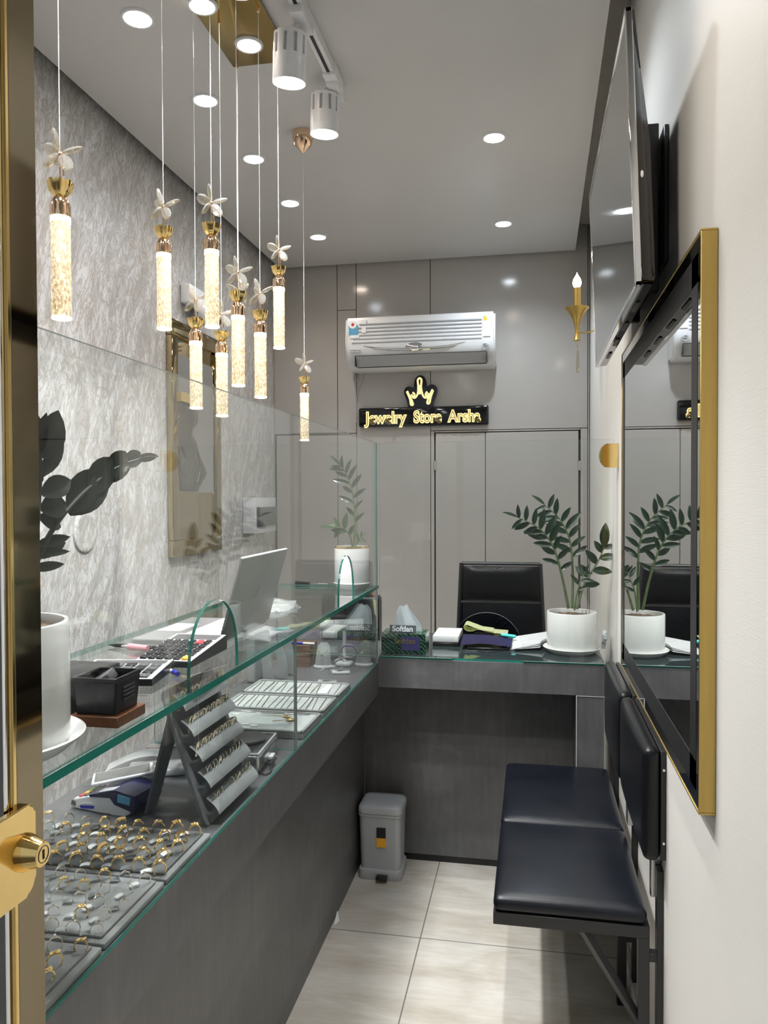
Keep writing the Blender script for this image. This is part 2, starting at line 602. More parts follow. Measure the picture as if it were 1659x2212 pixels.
# ------------------------------------------------------------------ glass entrance door standing open at the left
XD = -.45
d4 = NB(); box(d4, XD - .045, XD, .612, .6515, .02, 2.6, .0015, 1)
door = struct(mk('door_4', d4, M['dgold'], smooth=30))
b = NB(); box(b, XD - .03, XD - .018, .05, .604, .05, 2.6); mk('glass_pane', b, M['glass'], door)
b = NB(); box(b, XD - .038, XD + .001, .607, .612, .02, 2.6, .0008, 1); mk('edge_bead', b, M['gold'], door)
b = NB(); box(b, XD - .032, XD - .002, .598, .607, .02, 2.6, .002, 2); mk('glazing_bead', b, M['chrome'], door)
lp = NB()
def arc(cy, cz, r, a0, a1, n=8):
    return [(cy + r * math.cos(math.radians(a0 + (a1 - a0) * i / n)), cz + r * math.sin(math.radians(a0 + (a1 - a0) * i / n))) for i in range(n + 1)]
prof = [(.52, 1.2255)] + arc(.619, 1.2165, .009, 90, 0) + arc(.614, 1.158, .014, 0, -90) + [(.52, 1.144)]
prism(lp, [(XD + .0005, y, z) for y, z in prof], (.007, 0, 0))
bmesh.ops.bevel(lp, geom=[e for e in lp.edges if all(abs(v.co.x - XD - .0075) < 1e-5 for v in e.verts)], offset=.002, segments=3, affect='EDGES')
lock = mk('lock_plate', lp, M['gold'], door, smooth=50)
b = NB()
mx = place((XD + .0075, .6115, 1.186), (0, 1, 0), (0, 0, 1))
lathe(b, [(.0, .0), (.0165, .0), (.0165, .002), (.0128, .012), (.0108, .0185), (.0102, .019), (.0, .019)], seg=36, mtx=mx)
lc = mk('lock_cylinder', b, M['gold'], lock, smooth=30)
b = NB()
lathe(b, [(.0066, .0188), (.0072, .0196), (.0078, .0188)], seg=30, mtx=mx)
box(b, -.0011, .0011, -.0042, .0042, .0186, .0197, .0004, 1, mtx=mx)
mk('keyhole', b, M['blackp'], lc, smooth=30)

# ------------------------------------------------------------------ ceiling lights
def dl_meshes(rad):
    a = NB(); lathe(a, [(rad * 1.0, -.001), (rad * 1.0, -.006), (rad * 1.16, -.0065), (rad * 1.24, -.003), (rad * 1.25, 0), (rad * 1.0, 0)], seg=36)
    c = NB(); lathe(c, [(0, -.0045), (rad * .7, -.005), (rad * .99, -.003), (rad * .99, -.001), (0, -.001)], seg=36)
    return a, c
GRP = 'recessed downlights in the ceiling'
E_DOWN, E_SIDE, E_TRACK = 58, 18, 86
def spot(parent, loc, power, colour, cone, blend, size, rot=None):
    l = bpy.data.lights.new('led', 'SPOT')
    l.energy = power; l.color = colour; l.spot_size = math.radians(cone); l.spot_blend = blend; l.shadow_soft_size = size
    o = bpy.data.objects.new('led', l)
    COL.objects.link(o)
    o.parent = parent
    o.location = loc
    if rot: o.rotation_euler = rot
    return o
def downlight(x, y, z, warm, label, rad=.045):
    t = thing('recessed_downlight', label, 'ceiling light', (x, y, z), 0, GRP)
    a, c = dl_meshes(rad)
    mk('trim_ring', a, M['lampw'], t, world=False)
    mk('lens', c, M['warmL' if warm else 'coolL'], t, world=False)
    spot(t, (0, 0, -.008), (E_SIDE if x < -.9 else E_DOWN) * (.5 if rad < .04 else 1), (1.0, .90, .80) if warm else (.82, .91, 1.0), 138, .9, rad * .8)
    return t
LY = [(4.153, 1), (3.65, 0), (3.147, 1), (2.654, 0), (2.166, 1), (1.66, 0), (1.16, 1), (.66, 0)]
ORD = ['closest to the back panels', 'second from the back panels', 'third from the back panels', 'fourth from the back panels',
       'fifth from the back panels, upper left', 'sixth from the back panels, out of view', 'seventh from the back panels, out of view', 'eighth from the back panels, out of view']
for (y, w), o_ in zip(LY, ORD):
    downlight(-1.155, y, ZS, w, '%s downlight in the left ceiling row, %s' % ('warm' if w else 'cool white', o_), .041)
for (y, w), o_ in zip([(4.143, 0), (3.148, 1), (2.15, 0), (1.15, 1)], ['near the back panels', 'second from the back panels', 'third, out of view above', 'fourth, out of view above']):
    downlight(-.15, y, ZS, w, '%s downlight on the right half of the ceiling, %s' % ('warm' if w else 'cool white', o_), .040)

# gold ceiling plate that the pendants hang from
b = NB(); box(b, -.966, -.765, .95, 2.446, ZS - .018, ZS - .0005, .003, 2)
tag(mk('ceiling_plate', b, mat('olive_gold_plate', (.42, .30, .09), .14, 1.)), 'long polished gold ceiling plate that the crystal pendants hang from', 'ceiling plate')
downlight(-.868, 2.33, ZS - .018, 1, 'small warm downlight set in the far end of the gold ceiling plate', .036)
downlight(-.93, 2.12, ZS - .018, 1, 'small warm downlight in the gold ceiling plate at the top edge of the photo', .036)

# pendants
def build_pendant():
    t = thing('crystal_pendant', 'x', 'pendant light', (0, 0, 0), 0, 'crystal tube pendants')
    R, L = .0173, .187
    a = NB(); lathe(a, [(0, .003), (R - .001, .003), (R, .005), (R, L - .004), (0, L - .004)], seg=28)
    mk('crystal_tube', a, M['crystal'], t, world=False)
    for z0, z1 in ((0, .005), (L - .012, L)):
        a = NB(); lathe(a, [(0, z0), (R * .93, z0), (R * 1.03, z0 + .001), (R * 1.03, z1 - .001), (R * .9, z1), (0, z1)], seg=28)
        mk('light_ring', a, M['tubeend'], t, world=False)
    a = NB(); lathe(a, [(0, L), (R * 1.04, L), (R * 1.04, L + .022), (R * .98, L + .027), (R * .62, L + .037), (0, L + .037)], seg=28)
    for k in range(9):
        an = 2 * PI * k / 9
        box(a, R * 1.0, R * 1.07, -.0022, .0022, L + .004, L + .024, .0005, 1, Matrix.Rotation(an, 4, 'Z'))
    mk('socket', a, M['rgold'], t, world=False)
    a = NB()
    zc = L + .036
    seg = 48
    pr = [(0, .0), (.009, .0), (.014, .004), (.0205, .012), (.0235, .022), (.0238, .026), (.0222, .026), (.020, .016), (.012, .006), (0, .004)]
    lathe(a, pr, (0, 0, zc), seg)
    for v in a.verts:
        r = math.hypot(v.co.x, v.co.y)
        if r > .012:
            an = math.atan2(v.co.y, v.co.x)
            s = 1 - .07 * abs(math.cos(an * 4)) ** 3
            v.co.x *= s; v.co.y *= s
            if v.co.z > zc + .02:
                v.co.z += .003 * abs(math.sin(an * 4))
    mk('gold_cup', a, M['gold'], t, world=False)
    zf = L + .118
    a = NB(); cyl(a, (0, 0, zc), (0, 0, zf), .0016, seg=10); ell(a, (0, 0, zf - .004), (.0048, .0048, .006)); cyl(a, (.004, 0, zf - .006), (.006, .002, zf - .042), .0014, seg=8)
    mk('flower_stem', a, M['rgold'], t, world=False)
    for k in range(5):
        an = 2 * PI * k / 5 + PI / 2 + [.12, -.1, .15, -.12, .05][k]
        d = Vector((math.cos(an), [-.45, .35, -.5, -.2, .4][k], math.sin(an) * .95 + .1)).normalized()
        u, w = frame_of(d)
        rot = Matrix((u, w, d)).transposed() @ Matrix.Rotation([.3, 1.2, .6, 1.0, .2][k], 3, 'Z')
        a = NB(); ell(a, d * .0235 + Vector((0, 0, zf - .002)), (.0128, .0058, .0205), rot, 8, 6)
        mk('crystal_petal', a, M['crys'], t, smooth=0, world=False)
    return t
PEN = [  # x, y, z of the lower end, yaw, where
    (-.852, 1.303, 1.829, .15, 'nearest crystal tube pendant, leftmost, hanging alone before the plaster wall'),
    (-.896, 1.80, 1.916, -.2, 'crystal tube pendant second from the left, against the plaster wall'),
    (-.770, 1.80, 1.916, .3, 'crystal tube pendant hanging third from the left and as high as the second'),
    (-.923, 2.043, 1.748, -.35, 'crystal tube pendant hanging low over the top left corner of the gold-framed picture'),
    (-.908, 2.191, 1.741, .5, 'crystal tube pendant hanging low over the right side of the gold-framed picture'),
    (-.772, 1.976, 1.797, .1, 'bright crystal tube pendant in the middle of the cluster with a twin behind'),
    (-.945, 2.425, 1.872, 3.3, 'crystal tube pendant half hidden behind the middle one of the cluster'),
    (-.776, 2.16, 1.789, -.4, 'crystal tube pendant second from the right in the cluster under the gold plate'),
    (-.768, 2.308, 1.959, .25, 'crystal tube pendant hanging highest at the right of the cluster'),
    (-.884, 2.965, 1.723, .4, 'smallest crystal tube pendant on its own dome canopy, near the air conditioner'),
]
p0 = build_pendant()
roots = [p0] + [dup(p0, (0, 0, 0)) for _ in PEN[1:]]
for i, (r, (x, y, z, yaw, lab)) in enumerate(zip(roots, PEN)):
    r.location = (x, y, z); r.rotation_euler = (0, 0, yaw); r['label'] = lab
    top = (ZS - .018 if i < 9 else ZS) - z
    a = NB(); cyl(a, (0, 0, .30), (0, 0, top), .00075, seg=8)
    mk('steel_wire', a, M['white'], r, world=False)
    a = NB()
    if i < 9:
        cyl(a, (0, 0, top - .014), (0, 0, top), .0045, seg=14)
        mk('ferrule', a, M['rgold'], r, world=False)
    else:
        lathe(a, [(0, top - .085), (.005, top - .08), (.018, top - .066), (.034, top - .048), (.042, top - .02), (.042, top), (0, top)], seg=36)
        mk('dome_canopy', a, M['rgold'], r, world=False)

# track and its spotlights
b = NB()
box(b, -.676, -.640, .6, 2.62, ZS - .034, ZS, .002, 1)
trk = thing('lighting_track', 'white ceiling track carrying the cylinder spotlights', 'light track', (-.658, 1.6, ZS))
mk('rail', b, M['lampw'], trk)
b = NB(); box(b, -.663, -.653, .62, 2.50, ZS - .0355, ZS - .033); mk('conductor_slot', b, M['blackp'], trk)
b = NB(); box(b, -.680, -.636, 2.50, 2.625, ZS - .044, ZS, .003, 2); mk('end_feed', b, M['lampw'], trk)
def track_head(x, y, zt, label, tilt, h=.135):
    t = thing('track_spotlight', label, 'spotlight', (x, y, zt), 0, 'white cylinder track spotlights')
    R = .0485
    mt = Matrix.Rotation(tilt[0], 4, 'X') @ Matrix.Rotation(tilt[1], 4, 'Y')
    a = NB(); lathe(a, [(R - .004, -h + .004), (R - .0005, -h), (R, -h + .002), (R, -h * .46), (R - .012, -h * .46), (R - .012, -.006), (0, -.006)], seg=40, mtx=mt)
    mk('lamp_body', a, M['lampw'], t, world=False)
    a = NB()
    for k in range(10):
        an = 2 * PI * k / 10
        m2 = mt @ Matrix.Rotation(an, 4, 'Z')
        prof = [(R - .013, -.010), (R, -.010)]
        seg = 5
        pts = []
        w = .21
        for j in range(seg + 1):
            q = -w + 2 * w * j / seg
            pts.append((math.cos(q) * R, math.sin(q) * R))
        for j in range(seg + 1):
            q = w - 2 * w * j / seg
            pts.append((math.cos(q) * (R - .013), math.sin(q) * (R - .013)))
        tb = NB()
        prism(tb, [(px, py, -h * .46 - .001) for px, py in pts], (0, 0, h * .46))
        merge(a, tb, m2)
    lathe(a, [(0, 0), (R - .004, 0), (R, -.003), (R, -.010), (0, -.010)], seg=40, mtx=mt)
    mk('cooling_fins', a, M['lampw'], t, world=False)
    a = NB(); lathe(a, [(R - .0122, -h * .44), (R - .0122, -.008)], seg=30, mtx=mt)
    mk('fin_core', a, M['blackp'], t, world=False)
    a = NB(); lathe(a, [(0, -h + .0035), (R - .003, -h + .0035), (R - .003, -h + .006), (0, -h + .006)], seg=40, mtx=mt)
    mk('lens', a, M['trackL'], t, world=False)
    spot(t, mt @ Vector((0, 0, -h - .002)), E_TRACK, (.97, .985, 1.0), 110, .6, R * .8, (tilt[0], tilt[1], 0))
    dx = -.658 - x
    a = NB(); tube(a, smoothpath([(0, 0, -.004), (.002, 0, .012), (dx * .6, 0, .03), (dx, 0, ZS - .034 - zt)], 5), .0085, 10)
    mk('bracket_arm', a, M['lampw'], t, world=False)
    a = NB(); box(a, dx - .019, dx + .019, -.06, .06, ZS - .058 - zt, ZS - .0345 - zt, .003, 2)
    mk('track_adapter', a, M['lampw'], t, world=False)
    return t
track_head(-.692, 2.20, 2.848, 'white cylinder track spotlight, middle of the three, beside the gold ceiling plate', (.10, .07))
track_head(-.697, 2.60, 2.872, 'white cylinder track spotlight farthest along the track, by the dome canopy', (.07, .04), .128)
track_head(-.66, 1.70, 2.80, 'bright track spotlight nearest the camera, cut off by the top edge', (.10, .02))
track_head(-.66, 1.05, 2.80, 'white track spotlight over the entrance, out of view above the photo', (.10, .02))

# ------------------------------------------------------------------ counter, desk and glass
XF, ZC, YE = -.58, .865, 2.91
t = thing('display_counter', 'long dark grey cement-look display counter along the left side', 'counter', (-.8, 1.8, 0))
b = NB(); box(b, -.985, XF, .62, YE - .0005, .745, ZC, .001, 1); mk('counter_top', b, M['cement'], t)
b = NB(); box(b, -.96, -.686, .62, YE + .25, .06, .7445, .001, 1); mk('front_panel', b, M['cement'], t)
b = NB(); box(b, -.95, -.690, .64, YE + .22, .0, .06); mk('plinth', b, M['cement'], t)
t = thing('reception_desk', 'dark grey cement-look desk with a glass top across the back', 'desk', (-.16, 3.2, 0))
b = NB(); box(b, -.985, .258, YE, 3.44, .772, .884, .001, 1); mk('desk_top', b, M['cement'], t)
b = NB(); box(b, -.684, .158, YE + .235, YE + .255, .03, .772, .001, 1); mk('modesty_panel', b, M['cement'], t)
b = NB(); box(b, -.684, .158, YE + .245, YE + .255, .0, .03); mk('toe_kick', b, M['blackp'], t)
b = NB(); box(b, .159, .256, YE + .002, 3.43, .0, .7705, .001, 1)
lg = mk('side_leg', b, M['cement'], t)
b = NB(); box(b, .157, .1595, YE, YE + .004, .0, .77); box(b, .157, .256, YE, YE + .004, .7695, .7718); mk('edge_strip', b, M['lgrey'], lg)
b = NB(); box(b, XF + .003, .258, YE + .002, 3.44, .8845, .8925); b.normal_update()
for f in b.faces:
    f.material_index = 0 if abs(f.normal.z) > .5 else 1
dg_ = mk('glass_top', b, [mat('dark_backed_glass', (.028, .040, .042), .04, c2=(.030, .043, .045), spec=.7), M['gedge']], t, smooth=0)

def gl_box(x0, x1, y0, y1, z0, z1, axis, em=1):
    bb = NB(); box(bb, x0, x1, y0, y1, z0, z1)
    bb.normal_update()
    for f in bb.faces:
        f.material_index = 0 if abs(f.normal[axis]) > .5 else (em if axis == 2 or abs(f.normal.z) > .5 else 2)
    return bb
GM = [M['glass'], M['gedge'], M['gedge2']]
t = thing('glass_showcase', 'long clear glass showcase with green edges on the display counter', 'showcase', (-.79, 1.76, ZC))
ZT = 1.1505
mk('front_pane', gl_box(XF - .006, XF, .63, 1.865, ZC + .0005, ZT, 0, 1), GM, t, smooth=0)
mk('front_pane', gl_box(XF - .006, XF, 1.867, 2.905, ZC + .0005, ZT, 0, 1), GM, t, smooth=0)
mk('end_pane', gl_box(-.98, XF - .007, 2.90, 2.906, ZC + .0005, ZT, 1, 2), GM, t, smooth=0)
mk('divider_pane', gl_box(-.965, XF - .007, 1.861, 1.867, ZC + .0005, ZT, 1, 1), GM, t, smooth=0)
mk('top_plate', gl_box(-.985, XF + .003, .63, 2.912, ZT, ZT + .0125, 2, 1), GM, t, smooth=0)
ZP = ZT + .0125   # upper face of the plate, 1.163

def arch_pane(h0, h1, z0, z1, arches, fn, vec, n=26):
    """upright pane whose lower edge has arched openings: (a, b, top)"""
    pl = [(h0, z0)]
    for a, bb_, top in arches:
        m, hw = (a + bb_) / 2, (bb_ - a) / 2
        for i in range(n + 1):
            q = PI - PI * i / n
            pl.append((m + hw * math.cos(q), z0 + (top - z0) * max(0., math.sin(q)) ** .72))
    pl += [(h1, z0), (h1, z1), (h0, z1)]
    # drop repeated points
    out = []
    for p in pl:
        if not out or (abs(p[0] - out[-1][0]) > 1e-5 or abs(p[1] - out[-1][1]) > 1e-5):
            out.append(p)
    bb = NB()
    prism(bb, [fn(*p) for p in out], vec, 0, 1)
    bb.normal_update()
    for f in bb.faces:
        if f.material_index == 1 and abs(f.normal.z) > .9 and f.calc_center_median().z > z1 - .01:
            f.material_index = 2
    return bb
b = arch_pane(.64, 2.905, ZP, 1.705, [(1.249, 1.473, 1.309), (2.305, 2.506, 1.314)], lambda h, z: (XF, h, z), (-.006, 0, 0))
tag(mk('glass_partition', b, GM, smooth=0), 'clear glass partition with two arched openings along the counter', 'glass partition')
t = thing('glass_partition', 'clear glass partition with one arched opening across the back desk', 'glass partition', (-.14, YE, .893))
b = arch_pane(-.573, .288, .8925, 1.705, [(-.297, -.035, 1.069)], lambda h, z: (h, YE, z), (0, -.006, 0))
b.normal_update()
for f in b.faces:
    if f.material_index == 1:
        f.material_index = 2
mk('pane', b, GM, t, smooth=0)
b = NB()
pr = [(.3025, 1.603), (.268, 1.603)] + [(.268 - .032 * math.sin(PI * i / 14), 1.646 - .043 * math.cos(PI * i / 14)) for i in range(1, 14)] + [(.268, 1.689), (.3025, 1.689)]
prism(b, [(x, YE - .016, z) for x, z in pr], (0, .026, 0))
bmesh.ops.bevel(b, geom=[e for e in b.edges if abs(e.verts[0].co.y - e.verts[1].co.y) < 1e-6], offset=.002, segments=2, affect='EDGES')
mk('wall_clip', b, M['gold'], t)

# ------------------------------------------------------------------ potted ZZ plants
def leaf_into(bm, p, d, up, L, W, mi=0, curl=.15):
    d = Vector(d).normalized(); up = Vector(up)
    s = d.cross(up)
    s = s.normalized() if s.length > 1e-4 else frame_of(d)[0]
    n = s.cross(d).normalized()
    rows = []
    for i in range(7):
        tt = i / 6
        w = W * (max(0., math.sin(PI * min(1, tt * .93 + .05))) ** .8) * (1 - .25 * tt)
        if i == 6: w = W * .03
        c = Vector(p) + d * (L * tt) - n * (curl * L * tt * tt)
        rows.append([bm.verts.new(c + s * (w * k) + n * (abs(k) * w * .28)) for k in (-1, -.5, 0, .5, 1)])
    for A, B in zip(rows, rows[1:]):
        for k in range(4):
            bm.faces.new((A[k], A[k + 1], B[k + 1], B[k])).material_index = mi

def zz_stem(root, pts, r0, nleaf, L, W, t0=.3, mats=('stem', 'leaf'), fan=.9, seed=1, tipleaf=True, world=True, side=None):
    rnd = random.Random(seed)
    path = smoothpath(pts, 8)
    n = len(path)
    a = NB(); tube(a, path, [r0 * (1 - .72 * i / (n - 1)) for i in range(n)], 8)
    st = mk('stem', a, M[mats[0]], root, world=world)
    a = NB()
    for k in range(nleaf):
        tt = t0 + (1 - t0) * (k + .3) / nleaf
        f = tt * (n - 1); i = min(int(f), n - 2)
        p = path[i].lerp(path[i + 1], f - i)
        d = (path[i + 1] - path[i]).normalized()
        u = d.cross(Vector(side) if side else Vector((.25, 1, .1))).normalized()
        sg = 1 if k % 2 else -1
        out = (u * sg + Vector((rnd.uniform(-.35, .35), rnd.uniform(-.5, .35), rnd.uniform(-.1, .3)))).normalized()
        dr = (d * (1 - fan * .55) + out * fan).normalized()
        sc = (.75 + .45 * math.sin(PI * min(1, (tt - t0) / (1 - t0 + 1e-6) * .9 + .15))) * rnd.uniform(.85, 1.1)
        leaf_into(a, p, dr, d.cross(out) * sg + Vector((0, -.35, .5)), L * sc, W * sc, curl=rnd.uniform(.02, .25))
    if tipleaf:
        leaf_into(a, path[-1], path[-1] - path[-2], Vector((0, -.6, .8)), L * .9, W * .8)
    bmesh.ops.solidify(a, geom=a.faces[:], thickness=.0009)
    mk('leaves', a, M[mats[1]], st, world=world, smooth=60)

def pot_parts(root, c, z, rp, rs, h, rim=None, soil=.018):
    a = NB(); lathe(a, [(0, z + .004), (rs * .76, z + .0005), (rs * .80, z), (rs * .985, z + .018), (rs, z + .021), (rs * .975, z + .0225), (rs * .80, z + .007), (0, z + .006)], (c[0], c[1], 0), 56)
    mk('saucer', a, M['ceramic'], root)
    z0 = z + .0075
    a = NB(); lathe(a, [(0, z0), (rp * .93, z0), (rp * .975, z0 + .004), (rp, z0 + .014), (rp, z + h - .002), (rp * .985, z + h), (rp * .93, z + h), (rp * .92, z + h - .004), (rp * .92, z + h - .03), (0, z + h - .03)], (c[0], c[1], 0), 64)
    po = mk('pot', a, M['ceramic'], root)
    if rim:
        a = NB(); lathe(a, [(rp * 1.004, z + h - .007), (rp * 1.008, z + h - .003), (rp * .99, z + h + .001), (rp * .93, z + h + .001)], (c[0], c[1], 0), 64)
        mk('gilt_rim', a, M['gold'], po)
    rnd = random.Random(3)
    a = NB()
    def fs(u, v):
        r = rp * .918 * u; q = 2 * PI * v
        return (c[0] + r * math.cos(q), c[1] + r * math.sin(q), z + h - soil + .006 * math.sin(7 * u + 9 * q) * u * (1 - u) * 3 + rnd.uniform(0, .004))
    sheet(a, 8, 36, fs)
    bmesh.ops.remove_doubles(a, verts=a.verts[:], dist=.0006)
    mk('soil', a, M['soil'], root)

# plant on the desk (right)
PX, PY, PZ = .151, 3.113, .8930
t = thing('potted_zz_plant', 'green ZZ plant in a white pot on the desk beside the framed mirror', 'potted plant', (PX, PY, PZ))
pot_parts(t, (PX, PY), PZ, .095, .111, .158)
k_ = .00186
def dp(px, py, dy=0.):
    return (PX + (px - 1235) * k_ * .985, PY + dy, PZ + (1421 - py) * k_)
zz_stem(t, [dp(1228, 1330), dp(1215, 1265, -.01), dp(1196, 1200, -.03), dp(1165, 1160, -.05), dp(1122, 1138, -.06)], .0058, 17, .070, .0125, .30, seed=2)
zz_stem(t, [dp(1236, 1330), dp(1237, 1250, .01), dp(1232, 1190, .02), dp(1212, 1145, .02), dp(1178, 1112, .02)], .0060, 14, .070, .0130, .34, seed=5)
zz_stem(t, [dp(1246, 1332, .01), dp(1262, 1280, .02), dp(1290, 1232, .03), dp(1304, 1200, .03)], .0055, 7, .060, .016, .30, seed=8, tipleaf=False)
zz_stem(t, [dp(1240, 1332, -.02), dp(1246, 1290, -.03), dp(1256, 1262, -.03), dp(1262, 1250, -.03)], .004, 6, .045, .008, .3, seed=11)
a = NB()
leaf_into(a, dp(1303, 1202, .03), (.05, .1, 1), (-.2, -1, .3), .098, .022)
leaf_into(a, dp(1300, 1206, .03), (.12, -.1, 1), (.3, -1, .1), .085, .014)
bmesh.ops.solidify(a, geom=a.faces[:], thickness=.0009)
mk('leaves', a, M['leaf'], [c for c in t.children if c.name.startswith('stem')][2], smooth=60)

# plant on the far end of the showcase
QX, QY, QZ = -.655, 2.80, ZP + .0005
t = thing('potted_zz_plant', 'tall thin ZZ plant in a gilt-rimmed white pot at the far end of the showcase', 'potted plant', (QX, QY, QZ))
pot_parts(t, (QX, QY), QZ, .065, .0685, .156, rim=True)
k2 = .00171
def ep(px, py, dy=0.):
    return (QX + (px - 765) * k2 * .985, QY + dy, QZ + (1267 - py) * k2)
zz_stem(t, [ep(768, 1185), ep(770, 1120, .01), ep(765, 1060, .01), ep(752, 1020, .0), ep(738, 1000, -.01)], .0042, 15, .055, .0085, .22, ('stem', 'leaf'), .8, 21)
zz_stem(t, [ep(766, 1185), ep(762, 1155, -.01), ep(750, 1138, -.02), ep(738, 1134, -.02)], .0034, 5, .05, .010, .35, ('stem', 'leafp'), .8, 22)
zz_stem(t, [ep(770, 1185, .01), ep(776, 1165, .01), ep(786, 1156, .01)], .003, 4, .028, .006, .4, ('stem', 'leafp'), .8, 23)
a = NB()
leaf_into(a, ep(742, 1136, -.02), (-1, 0, .12), (.1, -.5, 1), .082, .016, curl=.1)
bmesh.ops.solidify(a, geom=a.faces[:], thickness=.0009)
mk('leaves', a, M['leaf'], [c for c in t.children if c.name.startswith('stem')][1], smooth=60)

# large plant near the door
RX, RY, RZ = -.705, .91, ZP + .0005
t = thing('potted_zz_plant', 'large dark-leaved ZZ plant in a white pot on the showcase next to the brass door', 'potted plant', (RX, RY, RZ))
pot_parts(t, (RX, RY), RZ, .098, .1175, .172, soil=.014)
zb = RZ + .155
zz_stem(t, [(-.705, .925, zb), (-.665, .93, 1.385), (-.64, .95, 1.455), (-.632, 1.01, 1.505), (-.625, 1.09, 1.545), (-.618, 1.15, 1.562)], .0052, 0, .06, .016, .4, ('leafd', 'leafd'), .5, 31)
fr = [c for c in t.children if c.name.startswith('stem')][0]
a = NB()
for p, d, L, W in (((-.637, .985, 1.480), (.08, .66, .75), .085, .026), ((-.631, 1.025, 1.508), (.08, .72, .69), .080, .024), ((-.627, 1.068, 1.532), (.06, .80, .60), .070, .020),
                   ((-.622, 1.108, 1.549), (.05, .90, .44), .060, .015), ((-.619, 1.140, 1.560), (.03, .985, .16), .080, .0085), ((-.637, .985, 1.478), (.09, .93, .36), .105, .017),
                   ((-.629, 1.05, 1.523), (.06, .94, .33), .10, .014), ((-.622, 1.10, 1.547), (.04, .96, .26), .08, .009),
                   ((-.655, .935, 1.42), (.2, .90, .30), .06, .010), ((-.66, .93, 1.405), (.25, .85, .05), .06, .008)):
    leaf_into(a, p, d, (.9, -.35, .25), L, W, curl=.06)
bmesh.ops.solidify(a, geom=a.faces[:], thickness=.001)
mk('leaves', a, M['leafd'], fr, smooth=60)
zz_stem(t, [(-.69, .92, zb), (-.652, .922, 1.40), (-.640, .924, 1.50), (-.637, .925, 1.56)], .0055, 0, .06, .016, .4, ('leafd', 'leafd'), .5, 33)
fr = [c for c in t.children if c.name.startswith('stem')][1]
a = NB()
for p, d, L, W in (((-.636, .925, 1.553), (.05, .48, .87), .078, .022), ((-.637, .925, 1.555), (-.1, -.35, .93), .08, .02), ((-.636, .925, 1.530), (.06, .62, .78), .074, .0135),
                   ((-.638, .925, 1.505), (.08, .94, .32), .070, .018), ((-.639, .926, 1.520), (.0, -.6, .7), .07, .02), ((-.640, .926, 1.485), (.1, .98, .14), .058, .020),
                   ((-.642, .925, 1.475), (.1, .93, -.28), .05, .014), ((-.646, .924, 1.438), (.2, .96, .14), .066, .009), ((-.650, .922, 1.425), (.2, .97, .02), .072, .0065), ((-.641, .925, 1.49), (-.1, -.8, .4), .07, .018)):
    leaf_into(a, p, d, (.9, -.35, .25), L, W, curl=.08)
bmesh.ops.solidify(a, geom=a.faces[:], thickness=.001)
mk('leaves', a, M['leafd'], fr, smooth=60)
zz_stem(t, [(-.72, .90, zb), (-.75, .88, 1.45), (-.80, .84, 1.56)], .005, 9, .075, .02, .4, ('leafd', 'leafd'), .7, 35)
# ------------------------------------------------------------------ air conditioner
t = thing('air_conditioner', 'white wall-mounted split air conditioner above the illuminated shop sign', 'air conditioner', (-.655, YB, 2.262))
AX0, AX1, AZ0, AZ1 = -1.088, -.209, 2.262, 2.562
prof = [(YB, AZ0), (YB - .105, AZ0), (YB - .135, AZ0 + .012), (YB - .185, AZ0 + .075), (YB - .200, AZ0 + .115), (YB - .202, AZ0 + .16), (YB - .198, AZ1 - .03), (YB - .192, AZ1 - .006), (YB - .182, AZ1), (YB, AZ1)]
b = NB(); prism(b, [(AX0, y, z) for y, z in prof], (AX1 - AX0, 0, 0))
bmesh.ops.bevel(b, geom=[e for e in b.edges if abs(e.verts[0].co.x - e.verts[1].co.x) < 1e-6], offset=.012, segments=3, affect='EDGES')
mk('casing', b, M['white'], t, smooth=30)
yf = YB - .2015
b = NB()
for i in range(6):
    z = AZ1 - .045 - i * .0215
    box(b, AX0 + .085 - i * .009, AX1 - .075, yf - .0035, yf + .006, z - .0045, z + .0045, .002, 1)
mk('grille_slat', b, M['greyp'], t)
b = NB()
def curvez(u):
    return AZ0 + .098 + .030 * abs(u) ** 2.2
pts = [(AX0 + .41 + u * .30, YB - .198 - .010 * (1 - abs(u)), curvez(u)) for u in [(-1 + i / 10) for i in range(21)]]
tube(b, pts, [.003 + .005 * (1 - abs(-1 + i / 10)) for i in range(21)], 8)
ell(b, (AX0 + .415, YB - .2005, AZ0 + .112), (.055, .010, .026))
mk('chrome_trim', b, M['chrome'], t)
b = NB()
y0, z0, y1, z1 = YB - .141, AZ0 + .014, YB - .186, AZ0 + .071
def flap(u, v):
    return (AX0 + .06 + (AX1 - AX0 - .11) * u, y0 + (y1 - y0) * v - .0035, z0 + (z1 - z0) * v)
sheet(b, 2, 2, flap, .003)
mk('air_flap', b, M['white'], t, smooth=0)
b = NB(); box(b, AX0 + .062, AX1 - .052, y0 - .001, y0 + .008, z0 - .004, z0 + .002)
box(b, AX0 + .054, AX0 + .058, y1 - .002, y0 + .002, z0, z1); box(b, AX1 - .05, AX1 - .047, y1 - .002, y0 + .002, z0, z1); box(b, AX0 + .056, AX1 - .05, y1 - .004, y1 + .002, z1 + .001, z1 + .003)
mk('outlet_gap', b, M['blackp'], t, smooth=0)
def sticker(x0, x1, z0, z1, m_, nm='sticker', y=None, par=None):
    bb = NB(); yy = (y if y is not None else yf) - .004
    box(bb, x0, x1, yy - .0008, yy + .003, z0, z1)
    return mk(nm, bb, M[m_], par or t, smooth=0)
sticker(AX0 + .022, AX0 + .078, AZ1 - .105, AZ1 - .05, 'bluefilm')
b = NB(); lathe(b, [(0, 0), (.024, 0), (.024, .001), (0, .001)], (0, 0, 0), 24, place((AX0 + .047, yf - .0052, AZ1 - .045), (1, 0, 0), (0, 0, 1)))
mk('round_sticker', b, M['tissue'], t)
